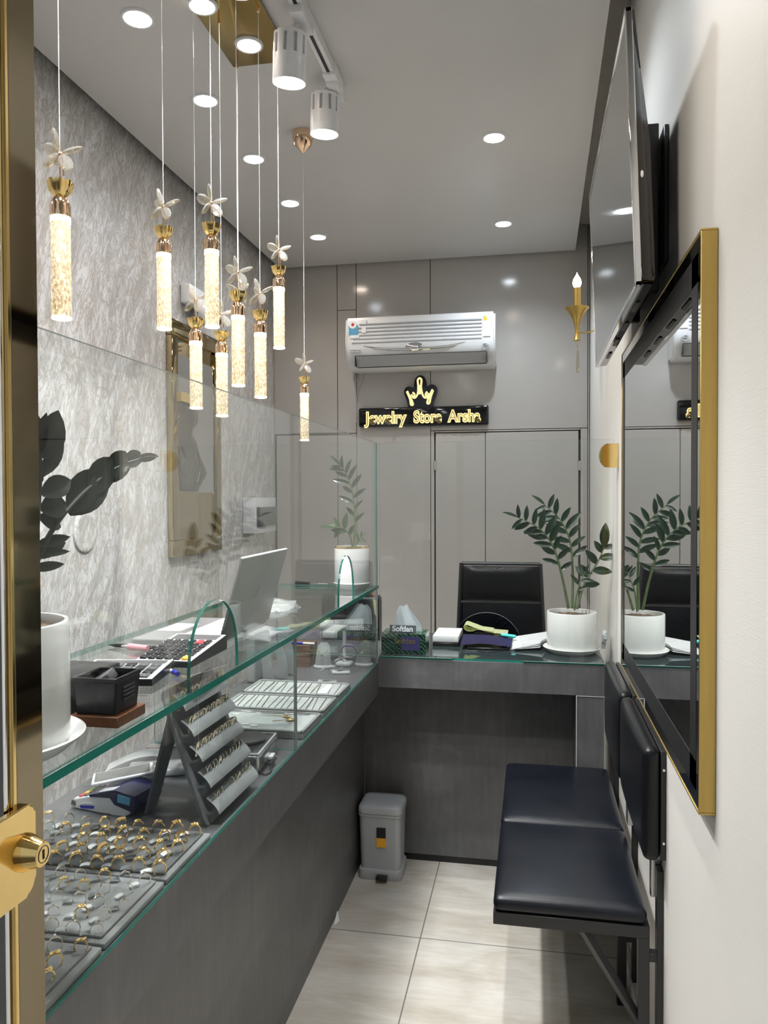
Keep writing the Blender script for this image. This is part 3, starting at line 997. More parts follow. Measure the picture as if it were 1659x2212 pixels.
b = NB(); ell(b, (AX0 + .047, yf - .0065, AZ1 - .045), (.009, .0008, .010)); mk('sticker_figure', b, M['red'], t)
sticker(AX0 + .03, AX0 + .085, AZ1 - .125, AZ1 - .106, 'paper')
sticker(AX0 + .105, AX0 + .128, AZ1 - .045, AZ1 - .018, 'paper')
sticker(AX0 + .10, AX0 + .125, AZ1 - .095, AZ1 - .060, 'paper')
st = sticker(AX1 - .068, AX1 - .026, AZ1 - .145, AZ1 - .022, 'paper', 'energy_label')
sticker(AX1 - .066, AX1 - .045, AZ1 - .055, AZ1 - .036, 'yellow', 'label_arrow', yf - .001, st)
sticker(AX1 - .066, AX1 - .052, AZ1 - .036, AZ1 - .028, 'green', 'label_arrow', yf - .001, st)
b = NB(); tube(b, [(AX1 - .055 + .019 * math.cos(q) + .004 * math.cos(2 * q), yf - .002, AZ0 + .10 + .015 * math.sin(q)) for q in [2 * PI * i / 18 for i in range(18)]], .0028, 6, True)
tube(b, [(AX1 - .066, yf - .002, AZ0 + .096), (AX1 - .05, yf - .002, AZ0 + .107), (AX1 - .04, yf - .002, AZ0 + .1)], .0022, 6)
mk('maker_badge', b, M['greyp'], t)
b = NB()
for i in range(2):
    for j in range(6):
        box(b, AX0 + .03 + j * .0105, AX0 + .038 + j * .0105, yf - .003, yf + .008, AZ0 + .105 - i * .011, AZ0 + .111 - i * .011)
mk('printed_lines', b, M['lgrey'], t, smooth=0)
b = NB()
tube(b, smoothpath([(-1.02, YB - .02, 2.268), (-1.035, YB - .018, 2.21), (-1.06, YB - .012, 2.14), (-1.066, YB - .004, 2.07), (-1.066, YB - .004, 1.96)]), .0028, 8)
tube(b, smoothpath([(-1.06, YB - .03, 2.268), (-1.085, YB - .02, 2.235), (-1.07, YB - .02, 2.21), (-1.05, YB - .015, 2.235), (-1.06, YB - .01, 2.262)]), .0026, 8)
tag(mk('power_cable', b, M['greyp']), 'thin grey cable looping out below the left end of the air conditioner', 'cable')

# ------------------------------------------------------------------ shop sign
t = thing('shop_sign', 'black gloss sign with a lit gold crown reading Jewelry Store Arsha', 'sign', (-.653, YB, 1.93))
SY = YB - .035
b = NB(); box(b, -1.048, -.256, SY, YB, 1.929, 2.045, .012, 4)
mk('name_board', b, M['blackg'], t)
def sx(px): return -1.048 + (px - 774) * (.792 / 281.5)
def sz(py): return 2.045 - (py - 876.5) * (.116 / 38.5)
cr = [(884, 880), (882, 866), (875, 850), (875, 842), (880, 836), (888, 835), (896, 840), (897, 828), (900, 818), (908, 813), (917, 815), (922, 822), (924, 839), (931, 833), (940, 833), (947, 840), (945, 852), (939, 866), (937, 880)]
b = NB(); prism(b, [(sx(x), SY + .002, sz(y)) for x, y in cr], (0, .033, 0))
bmesh.ops.bevel(b, geom=[e for e in b.edges if abs(e.verts[0].co.y - e.verts[1].co.y) > .01], offset=.006, segments=3, affect='EDGES')
mk('crown_board', b, M['blackg'], t, smooth=50)
b = NB()
def nt_(pts, closed=False, r=.0058):
    tube(b, smoothpath([(sx(x), SY - .004, sz(y)) for x, y in pts], 5), r, 8)
nt_([(882, 845), (886, 853), (892, 864), (895, 873)]); nt_([(895, 873), (890, 872), (888, 861), (881, 846)])
nt_([(891, 852), (895, 858), (900, 858), (905, 850), (906, 836), (905, 824), (909, 820), (913, 824), (912, 838), (915, 852), (920, 859), (926, 857), (928, 850)])
nt_([(894, 848), (898, 852), (896, 858)]); nt_([(925, 847), (922, 853), (925, 858)])
nt_([(937, 843), (932, 852), (927, 862), (925, 871)]); nt_([(925, 871), (930, 870), (933, 858), (938, 845)])
nt_([(908, 834), (909, 846), (909, 852)], r=.007)
mk('neon_crown', b, M['signL'], t)
FS = .098
for i, (s, px, w) in enumerate((('Jewelry', 834, 94), ('Store', 926, 61), ('Arsha', 1004, 71))):
    bb = text_bm(s, FS, .003, .0052, spacing=1.0)
    xs = [v.co.x for v in bb.verts]; W0 = max(xs) - min(xs); cx0 = (max(xs) + min(xs)) / 2
    k = w * (.792 / 281.5) / W0
    mt = place((sx(px), SY - .0045, 1.979), (1, 0, 0), (0, 0, 1)) @ Matrix.Diagonal((k, 1, 1, 1)) @ Matrix.Translation((-cx0, 0, 0))
    bmesh.ops.transform(bb, matrix=mt, verts=bb.verts[:])
    lt = mk('lit_letters', bb, M['signL'], t, smooth=0)
    bb = text_bm(s, FS, .001, -.0018)
    mt2 = place((sx(px), SY - .0082, 1.979), (1, 0, 0), (0, 0, 1)) @ Matrix.Diagonal((k, 1, 1, 1)) @ Matrix.Translation((-cx0, 0, 0))
    bmesh.ops.transform(bb, matrix=mt2, verts=bb.verts[:])
    mk('letter_faces', bb, M['goldb'], lt, smooth=0)

# ------------------------------------------------------------------ television
t = thing('television', 'flat television on a tilting bracket high on the right wall', 'television', (.19, 2.09, 1.91))
TL, TH = .98, .545
def tv(bm):
    # local frame: y along the wall, z up along the screen, x into the wall; tilted about the lower edge
    a = math.radians(-2.2)
    mt = Matrix.Translation((.198, 2.09, 1.912)) @ Matrix.Rotation(a, 4, 'Y')
    bmesh.ops.transform(bm, matrix=mt, verts=bm.verts[:])
    return bm
b = NB(); h = TL / 2
for q in ((-h, h, 0, .011), (-h, h, TH - .011, TH), (-h, -h + .011, 0, TH), (h - .011, h, 0, TH)):
    box(b, 0, .014, *q, .002, 1)
mk('bezel', tv(b), M['chrome'], t)
b = NB(); box(b, .002, .008, -h + .010, h - .010, .010, TH - .010); mk('screen', tv(b), M['screen'], t, smooth=0)
b = NB()
prism(b, [(.010, -h + .001, .002), (.010, -h + .001, TH - .002), (.018, -h + .004, TH - .006), (.030, -h + .03, TH * .80), (.046, -h + .05, TH * .55), (.046, -h + .05, .03), (.036, -h + .02, .006), (.016, -h + .002, .003)], (0, 2 * h - .002, 0))
mk('back_housing', tv(b), M['blackg'], t, smooth=50)
b = NB(); 
for k in range(4):
    box(b, .020, .030, -h + .15 + k * .2, -h + .24 + k * .2, .0015, .012, .001, 1)
mk('speaker_port', tv(b), M['blackm'], t)
b = NB()
box(b, .292, XW - .0005, 1.86, 2.34, 2.03, 2.34, .002, 1)
for yy in (1.93, 2.25):
    box(b, .246, .290, yy - .012, yy + .012, 1.98, 2.37, .002, 1)
mk('wall_bracket', b, M['blackm'], t)
b = NB(); ell(b, (.2105, 1.6008, 2.13), (.003, .0012, .007)); mk('power_light', b, M['coolL'] if False else M['white'], t)

# ------------------------------------------------------------------ large framed mirror on the right wall
MX = .277
MY0, MY1, MZ0, MZ1 = 1.378, 2.555, .962, 1.945
t = thing('wall_mirror', 'large wall mirror in a brushed gold box frame above the bench', 'mirror', (XW, 2.0, MZ0))
b = NB()
w_ = .004
for q in ((MY0, MY1, MZ0, MZ0 + w_), (MY0, MY1, MZ1 - w_, MZ1), (MY0, MY0 + w_, MZ0 + w_, MZ1 - w_), (MY1 - w_, MY1, MZ0 + w_, MZ1 - w_)):
    box(b, MX - .0015, XW - .0005, *q, .0006, 1)
mk('gold_frame', b, M['goldb'], t)
b = NB(); box(b, MX, MX + .004, MY0 + w_, MY1 - w_, MZ0 + w_, MZ1 - w_); mk('mirror_glass', b, M['mirror'], t, smooth=0)
b = NB()
dw = .050
y0_, y1_, z0_, z1_ = MY0 + w_ + .027, MY1 - w_ - .027, MZ0 + w_ + .027, MZ1 - w_ - .027
for q in ((y0_, y0_ + dw, z0_, z1_), (y1_ - dw, y1_, z0_, z1_), (y0_, y1_, z0_, z0_ + dw), (y0_, y1_, z1_ - dw, z1_)):
    box(b, MX - .0006, MX + .001, *q)
mk('dark_inlay', b, M['blackm'], t, smooth=0)

# ------------------------------------------------------------------ candle sconce
CXs, CYs = .196, 3.60
t = thing('candle_sconce', 'brass candle wall sconce with a lit flame bulb and hanging crystal drop', 'wall light', (CXs, CYs, 2.05))
b = NB(); lathe(b, [(.0, 2.197), (.017, 2.199), (.0155, 2.203), (.010, 2.222), (.0085, 2.243), (.011, 2.262), (.019, 2.292), (.034, 2.322), (.052, 2.341), (.053, 2.344), (.050, 2.343), (.030, 2.327), (.012, 2.315), (0, 2.313)], (CXs, CYs, 0), 40)
mk('flared_cup', b, M['goldb'], t)
b = NB(); lathe(b, [(0, 2.33), (.0165, 2.33), (.0165, 2.432), (.014, 2.433), (0, 2.433)], (CXs, CYs, 0), 28); mk('candle_sleeve', b, M['goldb'], t)
b = NB(); lathe(b, [(0, 2.433), (.012, 2.434), (.0185, 2.447), (.0195, 2.458), (.016, 2.472), (.009, 2.483), (.004, 2.492), (.0, 2.503)], (CXs, CYs, 0), 28); mk('flame_bulb', b, M['bulbL'], t)
b = NB(); tube(b, smoothpath([(CXs + .008, CYs, 2.233), (CXs + .045, CYs, 2.232), (CXs + .08, CYs, 2.243), (XW + .008, CYs, 2.262)]), .0035, 10)
lathe(b, [(0, 0), (.032, 0), (.030, .008), (.012, .012), (0, .012)], (0, 0, 0), 30, place((XW + .0115, CYs, 2.262), (0, 0, 1), (0, 1, 0)))
mk('wall_arm', b, M['goldb'], t)
b = NB(); lathe(b, [(0, 2.05), (.004, 2.053), (.0085, 2.066), (.0095, 2.085), (.007, 2.13), (.0045, 2.155), (0, 2.157)], (CXs + .004, CYs, 0), 8); ell(b, (CXs + .003, CYs, 2.170), (.005, .005, .009), None, 8, 6)
dr = mk('crystal_drop', b, M['dropc'], t, smooth=15)
b = NB(); tube(b, [(CXs + .003 + .006 * math.cos(q), CYs, 2.189 + .009 * math.sin(q)) for q in [2 * PI * i / 14 for i in range(14)]], .0009, 6, True); mk('hook', b, M['goldb'], dr)

# ------------------------------------------------------------------ gold framed picture on the left wall
FX = XL + .032
FY0, FY1, FZ0, FZ1 = 3.225, 3.775, 1.232, 2.30
t = thing('framed_picture', 'tall gold mirror frame on the plaster wall with a mannequin bust picture', 'picture', (XL, 3.5, FZ0))
b = NB()
for q in ((FY0, FY1, FZ0, FZ0 + .075), (FY0, FY1, FZ1 - .075, FZ1), (FY0, FY0 + .062, FZ0 + .075, FZ1 - .075), (FY1 - .062, FY1, FZ0 + .075, FZ1 - .075)):
    box(b, XL + .001, FX, *q, .006, 2)
mk('mirrored_frame', b, M['bmirror'], t)
b = NB(); box(b, XL + .002, XL + .014, FY0 + .06, FY1 - .06, FZ0 + .073, FZ1 - .073); mk('bronze_mirror', b, M['bmirror'], t, smooth=0)
b = NB(); box(b, XL + .014, XL + .018, 3.29, 3.70, 1.525, 2.155)
pc = mk('picture_panel', b, M['poster'], t, smooth=0)
xr = XL + .018
b = NB()
# low relief of the bust: one continuous outline, gently domed (y to the right, z up)
out = [(3.292, 1.530), (3.292, 1.74), (3.292, 1.937), (3.46, 1.937), (3.492, 1.918), (3.512, 1.900), (3.502, 1.892), (3.513, 1.884), (3.500, 1.877), (3.507, 1.870), (3.490, 1.856), (3.445, 1.848),
       (3.437, 1.82), (3.440, 1.792), (3.477, 1.774), (3.507, 1.736), (3.532, 1.696), (3.585, 1.652), (3.606, 1.622), (3.592, 1.597), (3.539, 1.557), (3.502, 1.530)]
cy_, cz_ = 3.39, 1.74
rings = []
for k, (s, d) in enumerate(((1, 0), (.97, .006), (.86, .013), (.66, .018), (.40, .021), (.15, .0225))):
    rings.append([b.verts.new((xr + d, cy_ + (y - cy_) * s - .02 * (1 - s), cz_ + (z - cz_) * (.55 + .45 * s))) for y, z in out])
for A, B in zip(rings, rings[1:]):
    for i in range(len(A)):
        b.faces.new((A[i], A[(i + 1) % len(A)], B[(i + 1) % len(A)], B[i]))
b.faces.new(rings[-1])
tube(b, smoothpath([(xr + .018, 3.31, 1.73), (xr + .022, 3.35, 1.66), (xr + .021, 3.41, 1.605), (xr + .017, 3.44, 1.56)]), .006, 8)
tube(b, smoothpath([(xr + .010, 3.46, 1.765), (xr + .016, 3.48, 1.70), (xr + .018, 3.50, 1.645), (xr + .017, 3.47, 1.57)]), .005, 8)
tube(b, smoothpath([(xr + .004, 3.597, 1.625), (xr + .012, 3.55, 1.595), (xr + .017, 3.49, 1.57)]), .005, 8)
ell(b, (xr + .016, 3.34, 1.64), (.012, .042, .05))
mk('bust_relief', b, M['bust'], pc, smooth=60)
b = NB(); prism(b, [(xr, 3.292, 1.9375), (xr, 3.292, 1.979), (xr, 3.34, 1.980), (xr, 3.42, 1.968), (xr, 3.50, 1.950), (xr, 3.515, 1.942), (xr, 3.50, 1.9375)], (.024, 0, 0))
mk('hat_brim', b, M['hat'], pc, smooth=30)

# security camera above the picture
t = thing('security_camera', 'white security camera on the plaster wall above the gold picture frame', 'camera', (XL, 3.46, 2.32))
b = NB(); box(b, XL + .001, XL + .05, 3.37, 3.56, 2.40, 2.49, .008, 3); mk('junction_box', b, M['white'], t)
b = NB(); ell(b, (XL + .075, 3.49, 2.375), (.05, .075, .06)); tube(b, [(XL + .04, 3.47, 2.43), (XL + .07, 3.48, 2.40)], .022, 16); mk('dome_body', b, M['white'], t)
b = NB(); ell(b, (XL + .105, 3.545, 2.352), (.024, .026, .030)); mk('lens', b, M['blackg'], t)

# round plaster coloured cover plate
b = NB(); lathe(b, [(0, 0), (.072, 0), (.072, .010), (.066, .0125), (.060, .0115), (.0, .012)], (0, 0, 0), 48, place((XL - .003, 2.571, 1.375), (0, 1, 0), (0, 0, 1)))
tag(mk('cover_plate', b, M['plaster']), 'round plaster-coloured cover plate on the left wall behind the big plant', 'cover plate')

# grey fuse box near the corner
t = thing('fuse_box', 'small grey fuse box with a dark front on the left wall near the corner', 'fuse box', (XL, 4.32, 1.297))
b = NB(); box(b, XL + .001, XL + .078, 4.14, 4.495, 1.297, 1.498, .005, 2); mk('housing', b, M['lgrey'], t)
b = NB(); box(b, XL + .078, XL + .092, 4.16, 4.48, 1.335, 1.445, .004, 2); mk('dark_front', b, M['greyk'], t)  # dark grey slab raised on the front of the housing

# ------------------------------------------------------------------ bench on the right wall
t = thing('wall_bench', 'black leather two-seat bench with back pads fixed to the right wall', 'bench', (.1, 2.38, 0))
def pad(x0, x1, y0, y1, z0, z1, puff, axis, r=.016):
    bb = NB(); box(bb, -1, 1, -1, 1, -1, 1)
    bmesh.ops.subdivide_edges(bb, edges=bb.edges[:], cuts=17, use_grid_fill=True)
    c = Vector(((x0 + x1) / 2, (y0 + y1) / 2, (z0 + z1) / 2))
    h = Vector(((x1 - x0) / 2, (y1 - y0) / 2, (z1 - z0) / 2))
    for v in bb.verts:
        t = Vector([math.sin(PI / 2 * max(-1, min(1, q))) for q in v.co])
        p = Vector([t[i] * h[i] for i in range(3)])
        i_ = Vector([max(-(h[i] - r), min(h[i] - r, p[i])) for i in range(3)])
        d = p - i_
        p2 = i_ + d.normalized() * r if d.length > 1e-7 else p
        k = (0, 1, 2) if axis == 'z' else (1, 2, 0)
        e = (1 - abs(t[k[0]]) ** 3) * (1 - abs(t[k[1]]) ** 3)
        if axis == 'z' and v.co.z > .99: p2.z += puff * e
        if axis == 'x' and v.co.x < -.99: p2.x -= puff * e
        v.co = c + p2
    return bb
for y0, y1 in ((1.895, 2.358), (2.364, 2.885)):
    b = pad(-.094, .268, y0, y1, .4855, .522, .014, 'z')
    mk('seat_cushion', b, M['leather2'], t, smooth=80)
for y0, y1 in ((1.86, 2.345), (2.375, 2.85)):
    b = pad(.252, .290, y0, y1, .655, .918, .010, 'x')
    mk('back_cushion', b, M['leather'], t, smooth=80)
b = NB()
for y0, y1 in ((1.86, 2.345), (2.375, 2.85)):
    box(b, .2905, XW - .0005, y0 + .004, y1 - .004, .66, .913, .001, 1)
mk('back_board', b, M['blackm'], t)
b = NB()
for z in (.70, .87):
    lathe(b, [(0, 0), (.004, 0), (.003, .003), (0, .003)], (0, 0, 0), 12, place((.297, 1.8645, z), (1, 0, 0), (0, 0, 1)))
mk('fixing_screw', b, M['chrome'], t)
b = NB()
box(b, -.094, .272, 1.898, 1.924, .455, .4845, .001, 1); box(b, -.094, .272, 2.856, 2.882, .455, .4845, .001, 1); box(b, -.094, .272, 2.35, 2.376, .455, .4845, .001, 1)
box(b, -.094, -.068, 1.924, 2.856, .455, .4845, .001, 1); box(b, .246, .272, 1.924, 2.856, .455, .4845, .001, 1)
mk('seat_frame', b, M['blackm'], t)
for yy in (1.911, 2.363, 2.869):
    b = NB(); box(b, .246, .272, yy - .013, yy + .013, .0, .455, .001, 1)
    mk('leg', b, M['blackm'], t)
    b = NB(); tube(b, [(.118, yy, .462), (.259, yy, .235)], .0125, 4); mk('diagonal_brace', b, M['blackm'], t)
    b = NB(); box(b, .288, XW - .0005, yy - .016, yy + .016, .0, .62, .001, 1)
    for z in (.19, .40):
        box(b, .270, .290, yy - .012, yy + .012, z, z + .02, .001, 1)
    mk('wall_plate', b, M['blackm'], t)
b = NB()
for yy in (2.34,): 
    box(b, .270, .300, yy - .02, yy + .02, .55, .66, .001, 1)
mk('hinge_bracket', b, M['silver'], t)
b = NB(); box(b, .278, .302, 1.93, 1.95, .54, .66, .002, 1); mk('hinge_bracket', b, M['silver'], t)

# power strip under the bench
b = NB(); box(b, .262, .283, 2.58, 2.74, .085, .135, .006, 2)
tag(mk('wall_socket', b, M['white']), 'white socket block low on the wall under the bench', 'socket')
bpy.data.objects['wall_socket'].location.x += .0195

# ------------------------------------------------------------------ pedal bin
BX, BY = -.588, 3.035
t = thing('pedal_bin', 'grey plastic pedal bin with an orange sticker in the corner under the desk', 'bin', (BX, BY, 0))
def rrect(bm, secs, r, seg=5):
    """loft of rounded rectangles: (z, halfx, halfy)"""
    rings = []
    for z, hx, hy in secs:
        rr = min(r, hx, hy)
        pts = []
        for qx, qy, a0 in ((1, 1, 0), (-1, 1, PI / 2), (-1, -1, PI), (1, -1, 1.5 * PI)):
            for k in range(seg + 1):
                a = a0 + PI / 2 * k / seg
                pts.append(bm.verts.new((BX + qx * (hx - rr) + rr * math.cos(a), BY + qy * (hy - rr) + rr * math.sin(a), z)))
        rings.append(pts)
    for A, B in zip(rings, rings[1:]):
        for i in range(len(A)):
            bm.faces.new((A[i], A[(i + 1) % len(A)], B[(i + 1) % len(A)], B[i]))
    bm.faces.new(rings[0][::-1]); bm.faces.new(rings[-1])
b = NB(); rrect(b, [(0, .084, .078), (.003, .086, .080), (.036, .086, .080), (.042, .082, .076)], .024); mk('base', b, M['binm'], t)
b = NB(); rrect(b, [(.040, .078, .072), (.248, .083, .077), (.249, .086, .080), (.257, .086, .080)], .022); bo = mk('body', b, M['binm'], t)
b = NB(); rrect(b, [(.259, .087, .081), (.268, .088, .082), (.270, .087, .081), (.280, .087, .081), (.287, .083, .077), (.293, .068, .062), (.295, .04, .035)], .026); mk('lid', b, M['binm'], t)
b = NB(); box(b, BX + .012 - .022, BX + .012 + .022, BY - .108, BY - .078, .012, .026, .004, 2); mk('pedal', b, M['blackp'], t)
yb = BY - .0785
b = NB(); box(b, BX - .010, BX + .026, yb - .0022, yb + .004, .168, .207); s1 = mk('black_sticker', b, M['blackp'], bo, smooth=0)
b = NB(); box(b, BX - .011, BX + .026, yb - .0012, yb + .005, .131, .1675); mk('orange_sticker', b, M['orange'], bo, smooth=0)

# small white sliver at the foot of the counter
b = NB()
prism(b, [(-.682, 2.612, .0015), (-.672, 2.64, .0015), (-.681, 2.652, .030)], (.002, .003, .0))
tag(mk('white_sliver', b, M['paper']), 'tiny white sliver on the floor against the counter', 'scrap')

# ------------------------------------------------------------------ office chair
t = thing('office_chair', 'black high-back office chair behind the desk', 'chair', (-.155, 3.66, 0))
def bk(z):
    s = (z - .55) / .62
    return 3.88 + .035 * (1 - s) ** 2 - .02 * s + .03 * max(0, s - .6)
def hw(z):
    return .21 - .018 * max(0, (z - .8) / .37)
b = NB()
for sg in (-1, 1):
    tube(b, [(-.155 + sg * hw(z), bk(z) + .012, z) for z in [.5 + .67 * i / 12 for i in range(13)]], .0115, 8)
for z in (1.168, .975):
    tube(b, [(-.155 - hw(z), bk(z) + .012, z), (-.155 + hw(z), bk(z) + .012, z)], .009, 8)
mk('back_frame', b, M['blackm'], t)
def backpad(z0, z1, puff):
    bb = NB()
    def f(u, v):
        z = z0 + (z1 - z0) * v; w = hw(z) - .008
        return (-.155 + w * (2 * u - 1), bk(z) - .004 - puff * (1 - (2 * u - 1) ** 6) * (1 - (2 * v - 1) ** 6) + .016 * (2 * u - 1) ** 2 * 0, z)
    sheet(bb, 14, 12, f, .022)
    return bb
mk('headrest', backpad(.985, 1.158, .022), M['leather'], t, smooth=60)
mk('backrest', backpad(.52, .972, .010), M['leather2'], t, smooth=60)
b = NB(); box(b, -.37, .06, 3.46, 3.87, .45, .52, .03, 4); mk('seat', b, M['leather'], t)
b = NB(); cyl(b, (-.155, 3.66, .10), (-.155, 3.66, .45), .025); mk('gas_column', b, M['chrome'], t)
b = NB()
for k in range(5):
    q = 2 * PI * k / 5 + .3
    tube(b, [(-.155, 3.66, .11), (-.155 + .27 * math.cos(q), 3.66 + .27 * math.sin(q), .065)], [.026, .014], 8)
mk('star_base', b, M['blackp'], t)
for k in range(5):
    q = 2 * PI * k / 5 + .3
    b = NB(); c = Vector((-.155 + .27 * math.cos(q), 3.66 + .27 * math.sin(q), .0255)); dd = Vector((-math.sin(q), math.cos(q), 0)) * .02
    cyl(b, c - dd, c + dd, .0253, seg=18); cyl(b, c + Vector((0, 0, .01)), c + Vector((0, 0, .045)), .008, seg=8)
    mk('caster', b, M['blackp'], t)

# ------------------------------------------------------------------ ring trays and rings
TRY = [(1.172, 1.352, 'farthest', 'far'), (.985, 1.166, 'middle', 'middle'), (.800, .979, 'nearest', 'near')]
for y0, y1, w, nm in TRY:
    t = thing('ring_tray', '%s of the three grey velvet ring trays, %s' % (w, {'far': 'next to the earring stand', 'middle': 'between two others', 'near': 'at the bottom of the photo'}[nm]), 'tray', (-.78, (y0 + y1) / 2, ZC), 0, 'grey velvet ring trays')
    b = NB(); box(b, -.978, -.5885, y0, y1, ZC + .0003, ZC + .010, .003, 2); mk('tray_base', b, M['velvet'], t)
    b = NB(); box(b, -.966, -.5995, y0 + .010, y1 - .006, ZC + .010, ZC + .0145, .003, 2)
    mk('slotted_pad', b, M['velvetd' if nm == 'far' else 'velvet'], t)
ZR = ZC + .0145

def ring_kind(k):
    """ring standing in its slot: the finger hole faces along y, the ornament points up"""
    g = M['ygold'] if k in (0, 1, 2, 3, 5) else M['wgold']
    t = thing('gold_ring', 'x', 'ring', (0, 0, 0), 0, 'rings in the velvet trays')
    R = .0092
    zc = R * .62
    a = NB()
    w = [.0026, .0012, .0014, .0032, .0009, .0016, .0010][k]
    th = [.0009, .0009, .0010, .0008, .0007, .0010, .0007][k]
    n = 26
    rings = []
    for i in range(n):
        q = 2 * PI * i / n
        c, s = math.cos(q), math.sin(q)
        ww = w * (1 + .5 * max(0, s)) if k in (0, 3) else w
        rings.append([a.verts.new((c * (R + dr), dy, zc + s * (R + dr))) for dr, dy in ((-th * .6, -ww), (th, -ww * .7), (th * 1.3, 0), (th, ww * .7), (-th * .6, ww), (-th, 0))])
    for i in range(n):
        A, B = rings[i], rings[(i + 1) % n]
        for j in range(6):
            a.faces.new((A[j], A[(j + 1) % 6], B[(j + 1) % 6], B[j]))
    mk('band', a, g, t, world=False)
    a = NB()
    top = zc + R
    if k == 0:
        ell(a, (0, 0, top + .0005), (.0058, .0052, .0026))
    elif k == 1:
        for i in range(6):
            q = 2 * PI * i / 6
            ell(a, (.0040 * math.cos(q), .0036 * math.sin(q), top + .0014), (.0027, .0024, .0014), None, 10, 6)
        ell(a, (0, 0, top + .002), (.0024, .0024, .0018), None, 10, 6)
    elif k == 2:
        for i in range(9):
            x = (i % 3 - 1) * .0040; y = (i // 3 - 1) * .0030
            ell(a, (x, y, top + .0008 + .0012 * (i % 2)), (.0026, .0022, .0020), Matrix.Rotation(i, 3, 'Z'), 8, 6)
    elif k == 3:
        for i in range(-3, 4):
            tube(a, [(i * .0019 - .001, -.0042, top - .0004 * i * i * .3 + .0004), (i * .0019 + .001, .0042, top - .0004 * i * i * .3 + .0004)], .0010, 6)
    elif k == 4:
        lathe(a, [(0, 0), (.0010, .0006), (.0022, .0028), (.0016, .0040), (0, .0042)], (0, 0, top), 8)
    elif k == 5:
        prism(a, [(-.006, -.003, top), (.006, -.0035, top + .001), (.0075, .0030, top + .0015), (-.005, .0038, top)], (0, 0, .0012))
        ell(a, (.001, 0, top + .002), (.0035, .0026, .0012), None, 10, 6)
    else:
        tube(a, [(-.006, -.002, top - .002), (-.002, .0018, top + .001), (.002, -.0018, top + .001), (.006, .002, top - .002)], .0012, 6)
    mk('ornament', a, g, t, world=False)
    a = NB()
    sheet(a, 3, 1, lambda u, v: (-.0235 + .0140 * u, -.005 + .0098 * v, .0035 + .0022 * math.sin(u * 2.6)), .0003)
    mk('price_tag', a, M['paper'], t, world=False)
    return t
protos = [ring_kind(k) for k in range(7)]
KN = ['wide domed signet-style gold ring', 'gold flower cluster ring', 'chunky textured gold ring', 'broad ribbed gold band ring', 'slim pale gold solitaire ring', 'gold ring with a flat plaque', 'slim twisted pale gold ring']
used = [False] * 7
rr = random.Random(12)
ROWN = ['back', 'second', 'third', 'fourth', 'front']
POSN = ['first', 'second', 'third', 'fourth', 'fifth', 'sixth', 'seventh', 'eighth', 'ninth']
for ti, (y0, y1, wname, nm) in enumerate(TRY):
    for row in range(5):
        y = y1 - .022 - row * (y1 - y0 - .036) / 4
        xlim = -.600 - (8.4 if ti == 0 else (7.2 - .45 * row if ti == 1 else 4.2 - .5 * row)) * .0375
        x = -.609 - (row % 2) * .012
        pos = 0
        while x > xlim and pos < 9:
            if ti == 0:
                k = rr.choice([0, 1, 2, 2, 3, 5, 0]) if pos < 6 else rr.choice([4, 6, 1])
            else:
                k = rr.choice([4, 6, 4, 1, 5, 6])
            lab = '%s, %s from the glass, %s row, %s ring tray' % (KN[k], POSN[pos], ROWN[row], wname)
            loc = (x + rr.uniform(-.004, .004), y + rr.uniform(-.003, .003), ZR + .0002)
            rz = rr.uniform(.25, 1.25)
            if used[k]:
                r = dup(protos[k], loc, rz, lab)
            else:
                r = protos[k]; used[k] = True
                r.location = loc; r.rotation_euler = (0, 0, rz); r['label'] = lab
            sc = rr.uniform(1.08, 1.3) if ti == 0 else rr.uniform(.9, 1.08)
            r.scale = (sc, sc, sc)
            x -= .0375
            pos += 1

# ------------------------------------------------------------------ earring stand
# the panel leans back towards the wall: foot at x=-.612, top at x=-.70
def es(u, v, off=0.):
    """u along the panel (0 near, 1 far), v up the panel, off in front of it"""
    n = Vector((.945, 0, .326))
    p = Vector((-.615, 1.392, ZC + .001)).lerp(Vector((-.611, 1.624, ZC + .001)), u) + Vector((-.326, 0, .945)) * (v * .272)
    return p + n * off
t = thing('earring_stand', 'grey suede easel stand with five tiers of hanging earrings', 'display stand', (-.65, 1.51, ZC))
b = NB()
c8 = []
rc = .05
for u, v, a0 in ((1, 1, 0), (0, 1, 90), (0, 0, 180), (1, 0, 270)):
    for i in range(5):
        q = math.radians(a0 + 90 * i / 4)
        ru, rv = rc * .272 / .232, rc
        c8.append((u + (-ru if u else ru) + ru * math.cos(q), v + (-rv if v else rv) + rv * math.sin(q)))
prism(b, [es(u, v) for u, v in c8], Vector((.945, 0, .326)) * -.007)
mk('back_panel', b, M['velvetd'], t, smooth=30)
b = NB()
prism(b, [es(.12, .86, -.008), es(.40, .86, -.008), Vector((-.760, 1.475, ZC + .001)), Vector((-.760, 1.430, ZC + .001))], (-.005, 0, .001))
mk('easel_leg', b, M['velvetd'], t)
TIER = [.05, .245, .435, .625, .815]
def flapf(v0):
    def f(u, v):
        off = .004 + .020 * math.sin(v * 1.9) 
        return es(.045 + .91 * u, v0 + .135 * v + .002, .012 + .016 * math.sin(PI * (1 - v) * .55) * 1.0)
    return f
for v0 in TIER:
    b = NB(); sheet(b, 10, 8, flapf(v0), .0022)
    mk('tier', b, M['felt'], t, smooth=60)
    # small ledge behind the tier
    b = NB(); prism(b, [es(.05, v0 + .018, .0005), es(.95, v0 + .018, .0005), es(.95, v0 + .030, .0005), es(.05, v0 + .030, .0005)], Vector((.945, 0, .326)) * .014)
    mk('tier_support', b, M['velvetd'], t)
er = random.Random(4)
hoops = {}
TN = ['bottom', 'fourth', 'third', 'second', 'top']
